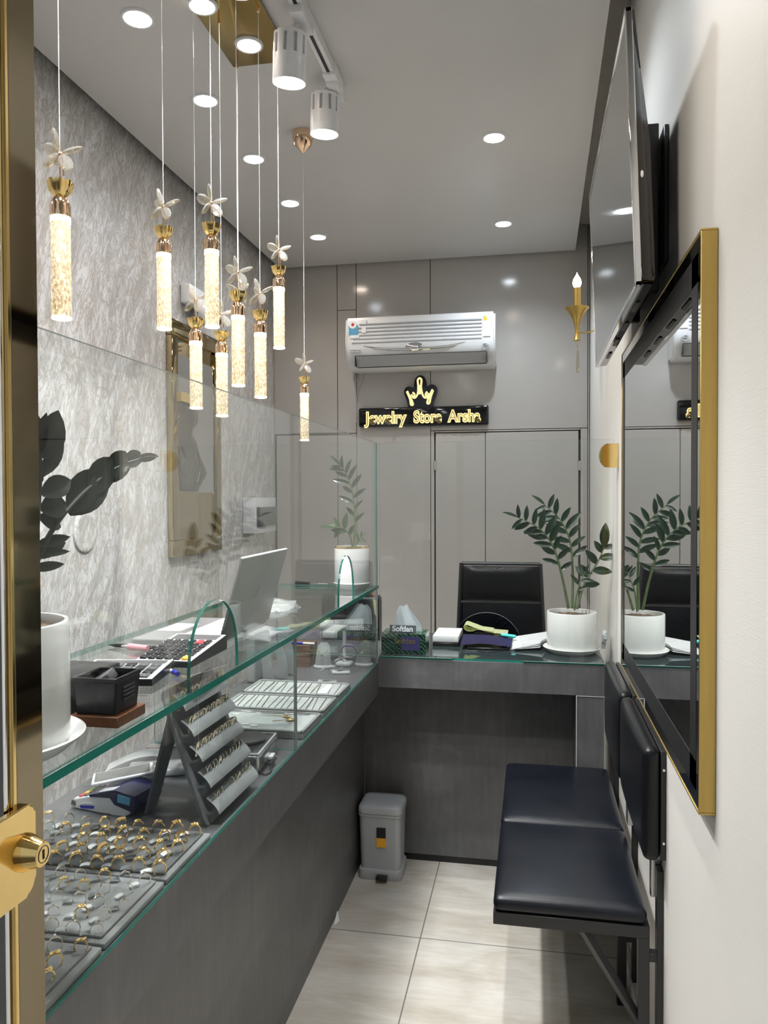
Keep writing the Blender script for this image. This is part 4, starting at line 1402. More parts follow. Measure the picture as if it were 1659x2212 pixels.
for ti, v0 in enumerate(TIER):
    n = [11, 12, 20, 20, 9][ti]
    for k in range(n):
        if ti == 0 and k in (3, 4):
            continue
        kind = ('drop', 'hoop')[0 if (ti < 2 and k % 3 != 1) else 1] + ('b' if k % 2 else '')
        p = es(.09 + .84 * (k + .5) / n, v0 + .128, .0195 if ti < 2 else .020)
        lab = '%s gold %s, %s from the near end on the %s earring stand tier' % ('small pale' if 'b' in kind else 'bright', 'drop earring' if 'drop' in kind else 'hoop earring',
               (POSN + ['tenth', 'eleventh', 'twelfth', 'thirteenth', 'fourteenth', 'fifteenth', 'sixteenth', 'seventeenth', 'eighteenth', 'nineteenth', 'twentieth'])[k], TN[ti])
        if kind not in hoops:
            a = NB()
            if 'hoop' in kind:
                R = .0125 if 'b' in kind else .015
                tube(a, [(.0045 * math.sin(q) * .4 + .001, .004 * math.cos(q), -R * .75 + R * math.sin(q)) for q in [2 * PI * i / 20 for i in range(20)]], .0014 if 'b' in kind else .0018, 6, True)
                for v in a.verts: v.co.y *= 1.5
            else:
                tube(a, [(-.004, 0, .002), (.0005, 0, .004), (.0035, 0, 0), (.0035, 0, -.008)], .0008, 6)
                ell(a, (.0038, 0, -.012 if 'b' in kind else -.016), (.0022, .0038, .005 if 'b' in kind else .008), None, 10, 8)
            o = mk('earring', a, M['wgold' if 'b' in kind else 'cgold'], None)
            hoops[kind] = o
        else:
            o = hoops[kind].copy(); COL.objects.link(o)
        o['label'] = lab; o['category'] = 'earring'; o['group'] = 'earrings on the grey stand'
        o.location = p
        o.rotation_euler = (0, 0, er.uniform(-.5, .5))
        s = er.uniform(.85, 1.15); o.scale = (s, s, s)

# ------------------------------------------------------------------ card terminal and the white reader behind it
t = thing('card_terminal', 'white and navy card payment terminal with keypad beside the ring trays', 'card terminal', (-.925, 1.430, ZC), math.radians(-8))
b = NB()
side = [(0, .010), (.004, .004), (.02, .001), (.078, .003), (.092, .0), (.100, -.0), (.128, .0), (.140, .006), (.147, .018), (.120, .036), (.095, .035), (.040, .029), (.004, .021)]
prism(b, [(x, 0, z) for x, z in side], (0, .083, 0))
bmesh.ops.bevel(b, geom=[e for e in b.edges if abs(e.verts[0].co.y - e.verts[1].co.y) < 1e-6], offset=.002, segments=2, affect='EDGES')
mk('body', b, M['white'], t, world=False)
b = NB()
prism(b, [(.044, -.0015, .0285), (.096, -.0015, .036), (.104, -.0015, .020), (.150, -.0015, .009), (.1585, -.0015, .024), (.153, -.0015, .043), (.106, -.0015, .050), (.060, -.0015, .0385), (.044, -.0015, .034)], (0, .0855, 0))
bmesh.ops.bevel(b, geom=[e for e in b.edges if abs(e.verts[0].co.y - e.verts[1].co.y) < 1e-6], offset=.002, segments=2, affect='EDGES')
mk('navy_shell', b, M['navy'], t, world=False)
b = NB(); prism(b, [(-.0012, -.001, .009), (.010, -.001, .0075), (.011, -.001, .017), (.001, -.001, .018)], (0, .084, 0)); mk('black_nose', b, M['blackp'], t, world=False)
b = NB(); prism(b, [(.020, -.0012, .0095), (.056, -.0012, .013), (.054, -.0012, .007), (.024, -.0012, .0045)], (0, .002, 0)); mk('side_logo', b, M['blue'], t, world=False, smooth=0)
b = NB(); prism(b, [(.024, -.0012, .015), (.052, -.0012, .018), (.052, -.0012, .0155), (.024, -.0012, .0125)], (0, .002, 0)); mk('side_lettering', b, M['lgrey'], t, world=False, smooth=0)
def sl(x): return .0222 + (x - .008) * .20
for i in range(4):
    for j in range(4):
        x0 = .012 + i * .0125; y0 = .006 + j * .0165
        mt = Matrix.Translation((x0, y0, sl(x0) + .0004)) @ Matrix.Rotation(-.20, 4, 'Y')
        b = NB(); box(b, 0, .0095, 0, .0130, 0, .0028, .001, 1, mt)
        mk('key', b, M[('red', 'yellow', 'green', 'greyk')[j] if i == 0 and j < 3 else 'greyk'], t, world=False)
mt = Matrix.Translation((.064, .002, .0395)) @ Matrix.Rotation(-.24, 4, 'Y')
b = NB(); box(b, 0, .038, .0, .022, .0, .0018, .0008, 1, mt); mk('label_patch', b, M['lgrey'], t, world=False)
inv = Matrix.Rotation(math.radians(8), 4, 'Z') @ Matrix.Translation((.925, -1.430, -ZC))
ws = inv @ Matrix.Translation((-.890, 1.445, .905)) @ Matrix.Rotation(math.radians(26.5), 4, 'Z') @ Matrix.Rotation(-.115, 4, 'Y') @ Matrix.Rotation(.06, 4, 'X')
b = NB(); box(b, .0, .124, 0, .056, 0, .0075, .003, 3, ws); sc_ = mk('screen_unit', b, M['white'], t, world=False)
b = NB(); box(b, .006, .117, .005, .051, .0065, .0079, 0, 1, ws); mk('screen', b, mat('dull_grey_screen', (.15, .15, .145), .3), sc_, world=False, smooth=0)
b = NB(); box(b, .108, .142, .003, .053, -.030, .0005, .004, 2, ws); sf = mk('screen_foot', b, M['lgrey'], t, world=False)
b = NB(); box(b, .1405, .1425, .012, .044, -.016, -.006, 0, 1, ws); mk('card_slot', b, M['blackp'], sf, world=False, smooth=0)
mt = Matrix.Translation((.112, -.0024, .024))
b = NB(); box(b, 0, .030, 0, .002, .004, .020, .0006, 1, mt @ Matrix.Rotation(.12, 4, 'Y')); mk('paper_window', b, M['bluefilm'], t, world=False)
b = NB(); sheet(b, 4, 1, lambda u, v: (-.003 - .006 * u, .008 + .04 * v, .016 - .014 * u), .0004); mk('receipt_end', b, M['paper'], t, world=False)

t = thing('card_reader', 'second white card reader lying open behind the payment terminal', 'card reader', (-.90, 1.60, ZC), math.radians(20))
b = NB(); box(b, 0, .13, 0, .07, .001, .018, .005, 3); mk('base', b, M['white'], t, world=False)
b = NB(); sheet(b, 8, 2, lambda u, v: (-.045 + .12 * u, .002 + .055 * v, .020 + .030 * math.sin(u * 1.9)), .003); mk('open_lid', b, M['white'], t, world=False)

# digital scale
t = thing('digital_scale', 'silver digital weighing scale with a round dark pan in front of the earring stand', 'scale', (-.665, 1.755, ZC), math.radians(4))
b = NB(); box(b, -.062, .048, -.082, .082, .006, .046, .008, 3); mk('housing', b, M['silver'], t, world=False)
b = NB(); box(b, -.055, .041, -.075, .075, .0455, .0472, .002, 1); mk('dark_deck', b, M['greyk'], t, world=False)
b = NB(); 
for q in ((-.061, .047, .076, .081), (-.061, .047, -.081, -.076), (.042, .047, -.076, .076), (-.061, -.056, -.076, .076)):
    box(b, *q, .0455, .0505, .0015, 2)
mk('bright_rim', b, M['lgrey'], t, world=False)
b = NB(); lathe(b, [(0, .050), (.043, .050), (.046, .053), (.046, .057), (.043, .058), (0, .0565)], (-.010, .018, 0), 48); mk('pan', b, M['greyk'], t, world=False)
b = NB(); box(b, -.05, .0, -.073, -.048, .0468, .0482, .0005, 1); mk('display', b, M['lgrey'], t, world=False)
for x in (-.05, .036):
    for y in (-.07, .07):
        b = NB(); cyl(b, (x, y, 0.0003), (x, y, .008), .007, seg=14); mk('foot', b, M['blackp'], t, world=False)
b = NB(); box(b, .047, .060, -.012, .018, .012, .022, .003, 2); mk('knob', b, M['white'], t, world=False)
b = NB(); tube(b, smoothpath([(-.617, 1.735, ZC + .014), (-.600, 1.72, ZC + .008), (-.592, 1.70, ZC + .003), (-.598, 1.68, ZC + .003), (-.612, 1.69, ZC + .004), (-.6165, 1.715, ZC + .010)]), .0016, 6)
box(b, -.606, -.598, 1.722, 1.762, ZC + .010, ZC + .016, .002, 1)
tag(mk('black_cable', b, M['blackp']), 'short black cable looping beside the digital scale', 'cable')

# small things on the counter behind the stand
b = NB(); box(b, -.945, -.900, 1.775, 1.800, ZC + .0003, ZC + .017, .004, 3)
tag(mk('eraser', b, mat('pinkish_grey_rubber', (.42, .35, .34), .7)), 'pinkish grey eraser block at the back of the showcase floor', 'eraser')
t = thing('usb_cable', 'teal and white cable with a black plug lying behind the eraser', 'cable', (-.93, 1.82, ZC))
b = NB(); tube(b, smoothpath([(-.955, 1.828, ZC + .003), (-.925, 1.822, ZC + .003), (-.905, 1.826, ZC + .004), (-.88, 1.835, ZC + .003), (-.86, 1.83, ZC + .003)]), .0027, 8); mk('cord', b, M['lgrey'], t)
b = NB(); box(b, -.918, -.896, 1.815, 1.832, ZC + .0003, ZC + .012, .002, 1); mk('plug', b, M['blackp'], t)
b = NB(); box(b, -.955, -.918, 1.824, 1.833, ZC + .0003, ZC + .006, .001, 1); mk('teal_sleeve', b, M['teal'], t)
b = NB(); prism(b, [(-.878, 1.715, ZC + .0004), (-.862, 1.708, ZC + .0004), (-.852, 1.728, ZC + .0004), (-.868, 1.736, ZC + .0004)], (0, 0, .0008))
tag(mk('paper_tag', b, M['paper']), 'small loose white paper tag on the dark counter near the eraser', 'tag')

# ------------------------------------------------------------------ chain trays in the far half of the showcase
CT = [(1.948, 2.130, 'nearest grey tray of the three flat jewellery trays, nearly empty'), (2.148, 2.310, 'middle flat tray filled with thin chains'), (2.326, 2.490, 'farthest flat tray of thin chains, near the bangle stands')]
for i, (y0, y1, lab) in enumerate(CT):
    t = thing('chain_tray', lab, 'tray', (-.75, (y0 + y1) / 2, ZC), 0, 'flat chain trays')
    z1 = ZC + .022
    xl, xr_ = -.905, -.590
    b = NB(); box(b, xl, xr_, y0, y1, ZC + .0003, z1 - .006, .002, 1); mk('tray_base', b, M['velvet'], t)
    b = NB()
    for q in ((xl, xr_, y0, y0 + .009), (xl, xr_, y1 - .009, y1), (xl, xl + .009, y0, y1), (xr_ - .009, xr_, y0, y1)):
        box(b, *q, z1 - .007, z1, .002, 1)
    mk('raised_rim', b, M['velvet'], t)
    b = NB(); box(b, xl + .009, xr_ - .009, y0 + .009, y1 - .009, z1 - .006, z1 - .004); mk('lining', b, M['felt'], t, smooth=0)
zt = ZC + .018
cr_ = random.Random(9)
for i, (y0, y1, nm) in enumerate(((2.160, 2.298, 'middle'), (2.338, 2.478, 'farthest'))):
    n = 15
    base = {}
    for k in range(n):
        x = -.608 - k * .0192
        if i == 1 and k == 2: continue
        kk = 'gold' if k in ((0, 2, 9) if i == 0 else (3, 5, 12)) else 'pale'
        lab = '%s chain on the %s flat tray, %s from the front glass' % ('yellow gold' if kk == 'gold' else 'fine pale', nm, (POSN + ['tenth', 'eleventh', 'twelfth', 'thirteenth', 'fourteenth', 'fifteenth'])[k])
        if kk not in base:
            a = NB(); L = y1 - y0
            tube(a, [(-.014 * (j / 12) + .0008 * math.sin(j * 2.1), L * j / 12, .0012 + .0004 * (j % 2)) for j in range(13)], .0015 if kk == 'gold' else .0011, 6)
            o = mk('chain', a, M['ygold' if kk == 'gold' else 'chaing'], None)
            base[kk] = o
        else:
            o = base[kk].copy(); COL.objects.link(o)
        o.location = (x, y0 + cr_.uniform(0, .004), zt); o.rotation_euler = (0, 0, cr_.uniform(-.06, .06))
        o['label'] = lab; o['category'] = 'chain'; o['group'] = 'chains on the flat trays'
b = NB(); prism(b, [(-.665, 2.352, zt), (-.635, 2.352, zt), (-.640, 2.462, zt), (-.660, 2.462, zt)], (0, 0, .002))
tag(mk('chain_card', b, M['tissue']), 'pale grey tapered card for a chain on the farthest flat tray', 'card')
for k, (x, y, nm) in enumerate(((-.80, 2.337, 'left'), (-.765, 2.337, 'middle'), (-.69, 2.337, 'right'))):
    b = NB(); box(b, x - .011, x + .011, y + .002, y + .011, zt + .0003, zt + .0012)
    tag(mk('price_tag', b, M['paper'], smooth=0), '%s of the three white price tags along the near edge of the farthest chain tray' % nm, 'tag', 'price tags on the chain tray')
b = NB(); box(b, -.88, -.78, 2.112, 2.119, zt + .0003, zt + .003, .001, 1); box(b, -.765, -.62, 2.110, 2.118, zt + .0003, zt + .003, .001, 1)
tag(mk('tweezers', b, M['silver']), 'long flat silver tweezers along the far edge of the near-empty tray', 'tweezers')
for k, (x, y, r, nm) in enumerate(((-.655, 2.045, .3, 'nearer the front glass'), (-.675, 2.075, -.3, 'with a thin chain, farther back'))):
    a = NB(); ell(a, (0, 0, .004), (.014, .006, .0035)); tube(a, [(-.012, 0, .003), (-.03, .004, .0015), (-.05, .002, .0015)], .0009, 6)
    o = mk('gold_pendant', a, M['ygold'], None)
    o.location = (x, y, zt + .0005); o.rotation_euler = (0, 0, r)
    o['label'] = 'leaf shaped gold pendant on the near-empty tray, %s' % nm; o['category'] = 'pendant'
for k, (x, y, nm) in enumerate(((-.83, 2.085, 'far left'), (-.80, 1.985, 'near left'), (-.765, 1.992, 'near middle'), (-.735, 1.978, 'near right'))):
    b = NB(); box(b, x - .009, x + .009, y - .005, y + .005, zt + .0003, zt + .0013 + .001 * k)
    tag(mk('paper_tag', b, M['paper'], smooth=0), 'loose white paper tag at the %s of the near-empty tray' % nm, 'tag', 'paper tags on the near-empty tray')

# ------------------------------------------------------------------ stands at the far end of the showcase
def bangle_stand(name, lab, x, y, rz, dark):
    t = thing(name, lab, 'display stand', (x, y, ZC), rz)
    b = NB(); box(b, -.038, .026, -.022, .022, .0003, .009, .003, 2); mk('foot', b, M['felt'], t, world=False)
    b = NB(); sheet(b, 14, 2, lambda u, v: (-.018 + .028 * math.sin(u * 2.6) - .010 * u, -.011 + .022 * v, .009 + .052 * u), .004); mk('curved_neck', b, M['felt'], t, world=False)
    b = NB(); sheet(b, 10, 2, lambda u, v: (-.028 + .05 * u, -.014 + .028 * v, .060 - .014 * (1 - u) ** 2), .004); mk('arm', b, M['felt'], t, world=False)
    if dark:
        b = NB(); tube(b, [(.020 + .030 * math.cos(q), .004 * math.cos(q), .078 + .024 * math.sin(q)) for q in [2 * PI * i / 28 for i in range(28)]], .0042, 8, True); mk('hoop', b, M['velvetd'], t, world=False)
bangle_stand('bangle_stand', 'small grey curved bangle stand nearest the flat chain trays', -.682, 2.555, .1, False)
bangle_stand('bangle_stand', 'small grey bangle stand with a dark hoop, behind the other curved stand', -.672, 2.715, .25, True)

def necklace_bust(lab, x, y, h, rz, lean):
    t = thing('necklace_bust', lab, 'display bust', (x, y, ZC), rz)
    b = NB()
    def f(u, v):
        q = PI * (.02 + .96 * u)
        w = (.031 - .009 * v) * (1 - .55 * max(0, v - .82) / .18)
        return (-w * math.cos(q), -(.020 - .008 * v) * math.sin(q) + lean * v * v * .03, .010 + h * v)
    sheet(b, 16, 12, f, .004); mk('bib', b, M['felt'], t, world=False, smooth=60)
    b = NB(); lathe(b, [(0, .0003), (.034, .0003), (.036, .006), (.032, .012), (0, .012)], (0, 0, 0), 28, Matrix.Diagonal((1, .75, 1, 1))); mk('foot', b, M['felt'], t, world=False)
    b = NB(); z = h * .78
    tube(b, [(.021 * math.sin(a_), -.0185 - .004 * math.cos(a_), .010 + z - .018 * math.cos(a_) ** 2) for a_ in [-1.3 + 2.6 * i / 12 for i in range(13)]], .0009, 6)
    nk = mk('necklace', b, M['ygold'], t, world=False)
    b = NB(); ell(b, (.0, -.0245, .010 + z - .024), (.0055, .002, .006)); mk('charm', b, M['wgold'], nk, world=False)
necklace_bust('white-grey necklace bust with a gold charm standing beside the brown wooden box', -.765, 2.79, .082, .1, 1)
necklace_bust('grey necklace bust in the front corner of the showcase near the tissue box', -.625, 2.855, .082, -.15, 1)
t = thing('bracelet_stand', 'grey T-bar bracelet stand at the far end of the showcase', 'display stand', (-.695, 2.84, ZC))
b = NB(); box(b, -.725, -.667, 2.815, 2.865, ZC + .0003, ZC + .016, .006, 3); mk('foot', b, M['felt'], t)
b = NB(); cyl(b, (-.695, 2.84, ZC + .014), (-.695, 2.84, ZC + .135), .007, seg=16); mk('post', b, M['lgrey'], t)
b = NB(); cyl(b, (-.785, 2.825, ZC + .150), (-.625, 2.855, ZC + .156), .021, seg=28); mk('padded_bar', b, M['felt'], t)
b = NB()
for s_ in (.05, .34, .9):
    c = Vector((-.785, 2.825, ZC + .150)).lerp(Vector((-.625, 2.855, ZC + .156)), s_)
    tube(b, [c + Vector((0, .0222 * math.cos(q), .0222 * math.sin(q))) for q in [2 * PI * i / 24 for i in range(24)]], .0010, 6, True)
mk('thin_bracelets', b, M['wgold'], t)
t = thing('wooden_box', 'brown wooden box at the back of the far end of the showcase', 'box', (-.87, 2.83, ZC))
b = NB(); box(b, -.935, -.815, 2.785, 2.885, ZC + .0003, ZC + .036, .001, 1); mk('lower_box', b, M['woodb'], t)
b = NB(); box(b, -.935, -.815, 2.785, 2.885, ZC + .038, ZC + .082, .001, 1); mk('lid', b, M['woodb'], t)
b = NB(); cyl(b, (-.925, 2.80, ZC + .087), (-.845, 2.80, ZC + .087), .0045, seg=12); o = mk('blue_pen', b, M['blue'], None); 
b = NB(); cyl(b, (-.845, 2.80, ZC + .087), (-.80, 2.80, ZC + .087), .0042, seg=12)
tag(o, 'blue pen lying on top of the brown wooden box', 'pen')
mk('white_barrel', b, M['white'], o)
t = thing('display_bust', 'tall grey suede neck form with draped front panels near the back of the showcase', 'display bust', (-.89, 2.6, ZC))
for k, (y, w, x) in enumerate(((2.535, .05, -.90), (2.60, .06, -.868), (2.665, .05, -.858))):
    b = NB()
    sheet(b, 10, 10, lambda u, v: (x + .030 * math.sin(PI * u) * (1 - .3 * v) - .03 * v * v, y - w / 2 + w * u * (1 - .15 * v) , ZC + .002 + .17 * v + .006 * math.cos(PI * u * 2) * (1 - v)), .004)
    mk('draped_panel', b, M['felt'], t, smooth=60)
b = NB(); box(b, -.96, -.93, 2.51, 2.69, ZC + .0003, ZC + .17, .01, 3); mk('back_support', b, M['felt'], t)

# ------------------------------------------------------------------ things on the glass top of the showcase
zp = ZP + .0003
b = NB(); box(b, -.672, -.594, 1.035, 1.118, zp, zp + .016, .001, 1)
tag(mk('wood_block', b, M['wood']), 'red-brown wooden block under the black mesh basket', 'wood block')
t = thing('mesh_basket', 'black mesh card basket standing on the wooden block next to the big plant pot', 'basket', (-.634, 1.077, zp + .0163))
z0 = zp + .0165
b = NB()
x0, x1, y0, y1, H = -.668, -.600, 1.040, 1.112, .052
for q in ((x0, x1, y0, y0 + .002), (x0, x1, y1 - .002, y1), (x0, x0 + .002, y0, y1), (x1 - .002, x1, y0, y1)):
    box(b, *q, z0, z0 + H)
box(b, x0, x1, y0, y1, z0, z0 + .002)
for v in b.verts:
    s = .90 + .12 * (v.co.z - z0) / H
    v.co.x = -.634 + (v.co.x + .634) * s; v.co.y = 1.076 + (v.co.y - 1.076) * s
mk('mesh_body', b, M['blackp'], t, smooth=0)
b = NB()
for q in ((x0 - .002, x1 + .002, y0 - .002, y0 + .002), (x0 - .002, x1 + .002, y1 - .002, y1 + .002), (x0 - .002, x0 + .002, y0, y1), (x1 - .002, x1 + .002, y0, y1)):
    box(b, *q, z0 + H - .004, z0 + H + .003, .001, 1)
mk('rim', b, M['blackp'], t)
b = NB(); 
for k in range(4):
    box(b, x1 - .001, x1 + .0012, 1.062, 1.095, z0 + .018 + k * .006, z0 + .0205 + k * .006)
mk('vent_slots', b, M['greyk'], t, smooth=0)
b = NB()
mt = Matrix.Translation((-.640, 1.078, z0 + .034)) @ Matrix.Rotation(.35, 4, 'Z') @ Matrix.Rotation(-.55, 4, 'Y')
box(b, -.020, .020, -.026, .026, 0, .016, .003, 2, mt)
o = tag(mk('business_cards', b, M['greyk']), 'dark stack of business cards with gold print tilted in the mesh basket', 'cards')
t = thing('organiser_box', 'black box standing behind the mesh basket under the white calculator', 'box', (-.73, 1.14, zp))
b = NB(); box(b, -.79, -.682, 1.085, 1.20, zp, zp + .060, .003, 2); mk('body', b, M['blackp'], t)

def calculator(lab, cx_, cy_, L, W, rz, cols, rows, z, tilt, kinds):
    t = thing('calculator', lab, 'calculator', (cx_, cy_, z), rz)
    mt = Matrix.Rotation(-tilt, 4, 'X')
    # x along the width (columns), y along the length
    b = NB()
    prism(b, [(-W / 2, 0, .001), (-W / 2, L, .001), (-W / 2, L, .012 + L * math.tan(tilt)), (-W / 2, 0, .012)], (W, 0, 0))
    mk('case', b, M['blackp'], t, world=False)
    mt = Matrix.Translation((0, 0, .0122)) @ Matrix.Rotation(tilt, 4, 'X')
    b = NB(); box(b, -W / 2 + .001, W / 2 - .001, .002, L - .002, 0, .0016, .0006, 1, mt); mk('white_face', b, M['keyw'], t, world=False)
    kw = (W - .012) / cols; kh = (L * .70) / rows
    for i in range(cols):
        for j in range(rows):
            b = NB(); x0 = -W / 2 + .006 + i * kw; y0 = .006 + j * kh
            box(b, x0 + .001, x0 + kw * .84, y0, y0 + kh * .78, .001, .0058, .0012, 1, mt)
            mk('key', b, M[kinds(i, j)], t, world=False)
    b = NB(); box(b, -W / 2 + .008, W / 2 - .008, L * .77, L - .010, .0014, .0030, .0005, 1, mt); mk('display', b, M['greyk'], t, world=False)
calculator('white-faced desk calculator with dark keys, nearer one beside the big plant pot', -.742, 1.265, .13, .155, math.radians(9), 6, 4, zp + .0003, .06,
           lambda i, j: 'yellow' if (i == 0 and j == 0) else ('greyk' if (i + j) % 3 else 'blackp'))
calculator('black desk calculator with a yellow key in front of the open laptop', -.720, 1.425, .195, .118, math.radians(1), 6, 5, zp + .0003, .10,
           lambda i, j: 'yellow' if (i == 5 and j == 0) else ('red' if (i == 4 and j == 4) else 'blackp'))
t = thing('pen', 'clear ballpoint pen with a blue cap lying beside the white calculator', 'pen', (-.66, 1.36, zp))
b = NB(); cyl(b, (-.715, 1.415, zp + .0045), (-.672, 1.374, zp + .0045), .0042, seg=12); mk('barrel', b, M['white'], t)
b = NB(); cyl(b, (-.672, 1.374, zp + .0048), (-.655, 1.358, zp + .0048), .0048, seg=12); mk('cap', b, M['blue'], t)
t = thing('pink_pen', 'pink pen with a grey tip lying left of the laptop', 'pen', (-.85, 1.56, zp))
b = NB(); cyl(b, (-.875, 1.575, zp + .008), (-.825, 1.565, zp + .008), .0075, .0065, 14); mk('pink_grip', b, M['pink'], t)
b = NB(); cyl(b, (-.895, 1.579, zp + .008), (-.875, 1.575, zp + .008), .002, .0055, 12); mk('grey_tip', b, M['greyp'], t)
b = NB(); cyl(b, (-.92, 1.60, zp + .005), (-.79, 1.585, zp + .005), .0045, seg=10); cyl(b, (-.94, 1.6025, zp + .005), (-.92, 1.60, zp + .005), .0008, .0045, 10)
tag(mk('black_pencil', b, M['blackp']), 'sharp black pencil along the front edge of the laptop', 'pencil')
b = NB(); cyl(b, (-.80, 1.395, zp + .004), (-.735, 1.398, zp + .004), .0035, seg=10); cyl(b, (-.815, 1.394, zp + .004), (-.80, 1.395, zp + .004), .0007, .0035, 10)
tag(mk('dark_pencil', b, M['blackp']), 'short dark pencil between the two calculators', 'pencil')

t = thing('laptop', 'open silver laptop with its lid towards the customer side on the showcase top', 'laptop', (-.795, 1.80, zp))
b = NB(); box(b, -.905, -.688, 1.640, 1.962, zp, zp + .014, .004, 3); mk('base', b, M['alu'], t)
b = NB()
for i in range(6):
    for j in range(13):
        box(b, -.808 + i * .0185, -.808 + i * .0185 + .0155, 1.652 + j * .0232, 1.652 + j * .0232 + .0198, zp + .0138, zp + .0156, .0012, 1)
mk('keyboard', b, M['keyw'], t, smooth=0)
b = NB(); box(b, -.895, -.835, 1.745, 1.855, zp + .0138, zp + .0144, .001, 1); mk('touchpad', b, M['lgrey'], t)
a_ = math.radians(16)
mt = Matrix.Translation((-.690, 0, zp + .012)) @ Matrix.Rotation(a_, 4, 'Y')
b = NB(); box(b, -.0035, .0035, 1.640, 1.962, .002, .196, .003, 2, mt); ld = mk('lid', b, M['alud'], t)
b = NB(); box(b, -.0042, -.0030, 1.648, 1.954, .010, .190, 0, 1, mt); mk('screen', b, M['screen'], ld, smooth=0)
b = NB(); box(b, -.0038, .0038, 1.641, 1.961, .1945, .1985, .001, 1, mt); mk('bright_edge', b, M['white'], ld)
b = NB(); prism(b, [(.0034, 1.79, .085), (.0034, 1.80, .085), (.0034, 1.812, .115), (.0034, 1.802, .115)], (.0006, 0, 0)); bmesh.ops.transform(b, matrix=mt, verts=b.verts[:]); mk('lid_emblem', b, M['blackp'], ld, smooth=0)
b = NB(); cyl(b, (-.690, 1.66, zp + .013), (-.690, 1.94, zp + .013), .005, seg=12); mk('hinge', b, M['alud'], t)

t = thing('plastic_bag', 'crumpled clear plastic bag with a white tag behind the laptop', 'bag', (-.72, 2.08, zp))
rb = random.Random(2)
b = NB(); ell(b, (-.72, 2.10, zp + .022), (.075, .085, .022), None, 22, 14)
for v in b.verts:
    q = rb.uniform(-1, 1)
    v.co += Vector((q * .006, rb.uniform(-.006, .006), rb.uniform(-.003, .006)))
    v.co.z = max(v.co.z, zp + .0006)
mk('film', b, M['baghaze'], t, smooth=25)
b = NB(); box(b, -.735, -.715, 2.02, 2.045, zp + .042, zp + .043); mk('white_tag', b, M['paper'], t, smooth=0)
t = thing('paper_knife', 'small black-handled paper knife left of the gilt-rimmed plant pot', 'knife', (-.83, 2.86, zp))
b = NB(); cyl(b, (-.895, 2.87, zp + .008), (-.835, 2.86, zp + .008), .0075, .005, 10); mk('handle', b, M['blackp'], t)
b = NB(); box(b, -.837, -.765, 2.854, 2.862, zp + .006, zp + .0085, .0005, 1); mk('blade', b, M['silver'], t)

# ------------------------------------------------------------------ things on the desk
zd = .8930
t = thing('tissue_box', 'black and green wave-patterned tissue box at the left end of the desk', 'tissue box', (-.495, 3.0, zd))
b = NB(); box(b, -.590 + .012, -.405, 2.965, 3.075, zd, zd + .077, .001, 1)
bx_ = mk('carton', b, M['tbox'], t)
b = NB(); box(b, -.4995, -.426, 2.9635, 2.966, zd + .012, zd + .066); box(b, -.578, -.5775, 2.9635, 2.966, zd + .012, zd + .066); mk('dark_panel', b, M['violet'], bx_, smooth=0)
b = text_bm('Softlan', .030, .0006, .0, mtx=place((-.485, 2.9632, zd + .048), (1, 0, 0), (0, 0, 1))); mk('box_lettering', b, M['goldb'], bx_, smooth=0)
mt = Matrix.Translation((-.495, 2.975, zd + .077)) @ Matrix.Rotation(-.12, 4, 'X')
b = NB(); box(b, -.052, .052, 0, .0015, 0, .031, .0005, 1, mt); fl = mk('lifted_flap', b, M['greyk'], t)
b = text_bm('Softlan', .030, .0005, .0008, mtx=place((-.495, 2.9705, zd + .094), (1, 0, 0), (0, .1, 1))); mk('flap_lettering', b, M['tissue'], fl, smooth=0)
b = NB()
def tis(u, v):
    w = (.056 - .032 * v ** 1.8)
    x = -.484 + w * (2 * u - 1) + .005 * math.sin(v * 5) - .008 * v
    y = 3.018 + .010 * math.sin(u * 9 + v * 2) * (1 - .3 * v) + .006 * v
    z = zd + .072 + .108 * v * (1 - .10 * abs(2 * u - 1.0) ** 2) + .004 * math.sin(u * 11) * v
    return (x, y, z)
sheet(b, 26, 16, tis, .0008); mk('tissue', b, M['tissue'], t, smooth=50)

t = thing('black_handbag', 'black handbag with a tan strap standing in the corner behind the glass showcase', 'handbag', (-.77, 3.29, .884))
b = NB(); box(b, -.90, -.645, 3.24, 3.34, .8843, 1.075, .018, 4)
for v in b.verts:
    s_ = 1 - .12 * max(0, (v.co.z - .9) / .175)
    v.co.y = 3.29 + (v.co.y - 3.29) * s_
mk('bag_body', b, M['leather'], t, smooth=60)
b = NB(); tube(b, smoothpath([(-.84, 3.285, 1.07), (-.82, 3.27, 1.10), (-.76, 3.265, 1.112), (-.70, 3.27, 1.10), (-.675, 3.285, 1.07)]), .009, 8); mk('tan_strap', b, mat('tan_leather', (.42, .15, .06), .45), t)
b = NB(); prism(b, [(-.660, 3.2415, 1.00), (-.648, 3.2415, .985), (-.648, 3.2415, 1.055), (-.668, 3.2415, 1.065)], (0, -.0015, 0)); mk('yellow_tab', b, M['pad'], t, smooth=0)

t = thing('paper_tray', 'flat white document case beside the tissue box on the desk', 'document case', (-.34, 3.2, zd))
b = NB(); box(b, -.40, -.292, 3.14, 3.34, zd, zd + .014, .002, 1); mk('black_base', b, M['blackp'], t)
b = NB(); box(b, -.40, -.294, 3.145, 3.34, zd + .0145, zd + .042, .004, 2); mk('white_case', b, M['white'], t)
t = thing('purple_booklet', 'dark purple booklet lying on a black pad in the middle of the desk', 'booklet', (-.18, 3.16, zd))
b = NB(); box(b, -.255, -.095, 3.09, 3.20, zd, zd + .008, .002, 1); mk('black_pad', b, M['blackp'], t)
b = NB(); sheet(b, 12, 6, lambda u, v: (-.282 + .20 * u, 3.085 + .13 * v + .01 * math.sin(u * 3), zd + .012 + .012 * (1 - abs(u - .45) * 1.2) + .010 * v * (1 - u) + .008 * v), .010); mk('cover', b, M['violet'], t, smooth=50)
